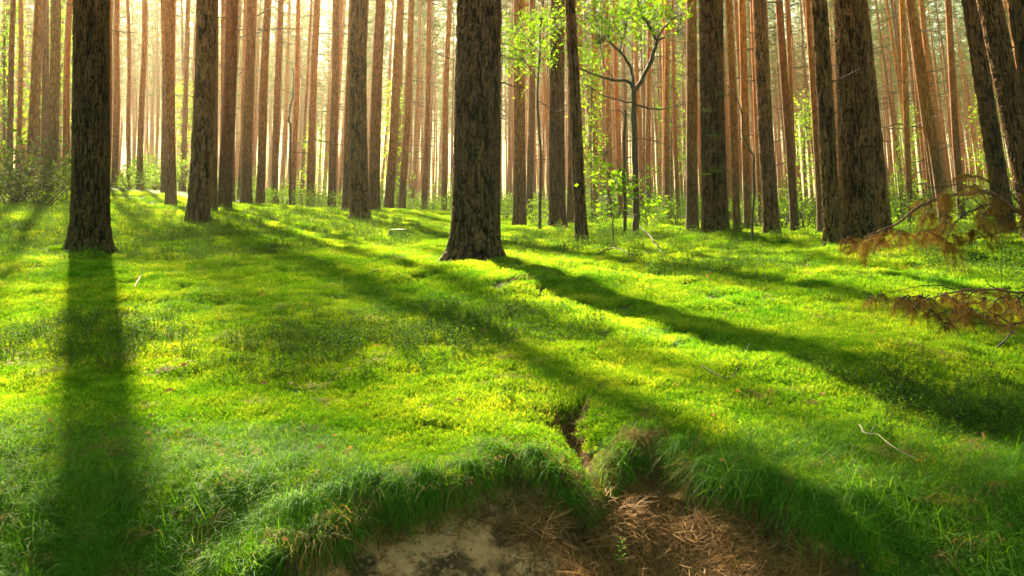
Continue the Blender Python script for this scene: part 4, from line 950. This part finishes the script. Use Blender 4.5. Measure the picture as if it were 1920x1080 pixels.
leaf_thing(968, 1040, .045, "pale curled leaf on the litter right of the sand", -.4, asp=.4)
leaf_thing(900, 640, .05, "pale dry leaf on moss below the central trunk", .4, lift=.05)
leaf_thing(488, 743, .04, "orange dry leaf on moss at left centre", .2, lift=.05, asp=.4)
leaf_thing(311, 755, .035, "whitish leaf on moss at left, below the long shadow", .5, lift=.05)
leaf_thing(338, 708, .05, "light green-white leaf lying in the long tree shadow", 1.0, lift=.05)
leaf_thing(855, 775, .03, "small cream leaf on the bright moss above the gully", .2, lift=.05)
leaf_thing(595, 868, .03, "pale leaf caught in grass above the left tussocks", .8, lift=.05)
leaf_thing(718, 1050, .02, "tiny pale leaf on the sand", .8)
def sprout(px, py, h, lab):
    p = hit(px, py); root = empty("seedling", (p.x, p.y, p.z), lab, "seedling"); st = MB()
    P = np.array([[.1 * h * math.sin(t * 2), 0, h * t] for t in np.linspace(0, 1, 6)]); tube(st, P, np.linspace(.0016, .0007, 6), 5); st.build("stem", M_stem, root)
    k = int(6 + h * 90)
    for i in range(k):
        t = .3 + .7 * i / (k - 1); q = P[0] * 0 + [np.interp(t, np.linspace(0, 1, 6), P[:, c]) for c in range(3)]; az = i * 2.4; L = .027 * (1.15 - .5 * t); d = np.array([math.cos(az), math.sin(az), .35])
        s = np.array([-math.sin(az), math.cos(az), 0]); mb = MB()
        V = [q, q + d * L * .5 + s * L * .22, q + d * L + [0, 0, -.002], q + d * L * .5 - s * L * .22, q + d * L * .5 + [0, 0, -.0015]]
        mb.add(V, [(0, 1, 2, 4), (0, 4, 2, 3)]); mb.build("leaf", M_leaf, root)
sprout(1158, 1078, .12, "taller of two small seedlings sprouting from the brown needle litter")
sprout(1380, 1078, .035, "shorter of two small seedlings, near the bottom right of the litter")
p3 = px3(1862, 412, 5.3); root = empty("leafy_sprig", tuple(p3), "sprig with pale broad leaves caught among the dead brown needles", "sprig"); mb = MB()
tube(mb, [[0, 0, 0], [.03, 0, -.04], [.05, 0, -.10], [.045, .02, p3[2] * 0 + gz(p3[0], 5.3) - p3[2]]], [.001, .0013, .0016, .002], 4); mb.build("stem", M_stem, root)
for a, L in ((3.0, .065), (.15, .06), (1.2, .045)):
    V, Fq = leaves(np.zeros((1, 3)), L, np.random.default_rng(int(a * 10)), 1.0, .55); mb = MB(); mb.add(V, Fq); o = mb.build("leaf", M_leaf, root); o.rotation_euler = (0, 0, a)
# small mossy stump
p = hit(747, 447); V, Fq, pl = trunk_mesh(lambda z: (0 * z, 0 * z), .10, 3.0, 28, np.linspace(-.05, .13, 8), .5, 0, seed=3)
o = empty("tree_stump", tuple(p), "small mossy cut stump on the sunny moss left of the central trunk", "stump")
mesh_obj("stump_side", V, Fq, M_stump, o, True); mb = MB(); th = np.linspace(0, 2 * math.pi, 28, endpoint=False); ringV = V[-28:]
ring2 = ringV * [.55, .55, 1] + [0, 0, .008]; ring3 = ringV * [.02, .02, 1] + [0, 0, .004]
Q = [(a * 28 + j, a * 28 + (j + 1) % 28, (a + 1) * 28 + (j + 1) % 28, (a + 1) * 28 + j) for a in (0, 1) for j in range(28)]
mb.add(np.concatenate([ringV, ring2, ring3]), Q); mb.build("cut_face", M_stump, o)

# ------------------------------------------------------------------ haze
m, n, l = mat("forest_haze"); pv = N(n, "ShaderNodeVolumePrincipled"); pv.inputs['Color'].default_value = (1.0, .90, .66, 1); pv.inputs['Density'].default_value = .0007; pv.inputs['Anisotropy'].default_value = .74
o_ = N(n, "ShaderNodeOutputMaterial"); l.new(pv.outputs[0], o_.inputs['Volume'])
zlo = float(Z.min()) - 1.0; hx = (-235, 235, -65, 335, zlo, 42.0)
V = [(hx[i], hx[2 + j], hx[4 + k]) for k in (0, 1) for j in (0, 1) for i in (0, 1)]
hz = mesh_obj("haze", V, [(0, 2, 3, 1), (4, 5, 7, 6), (0, 1, 5, 4), (2, 6, 7, 3), (0, 4, 6, 2), (1, 3, 7, 5)], m)
tag(hz, "warm morning haze glowing between the distant trunks", None, None, "stuff")
print("objects", len(bpy.data.objects))
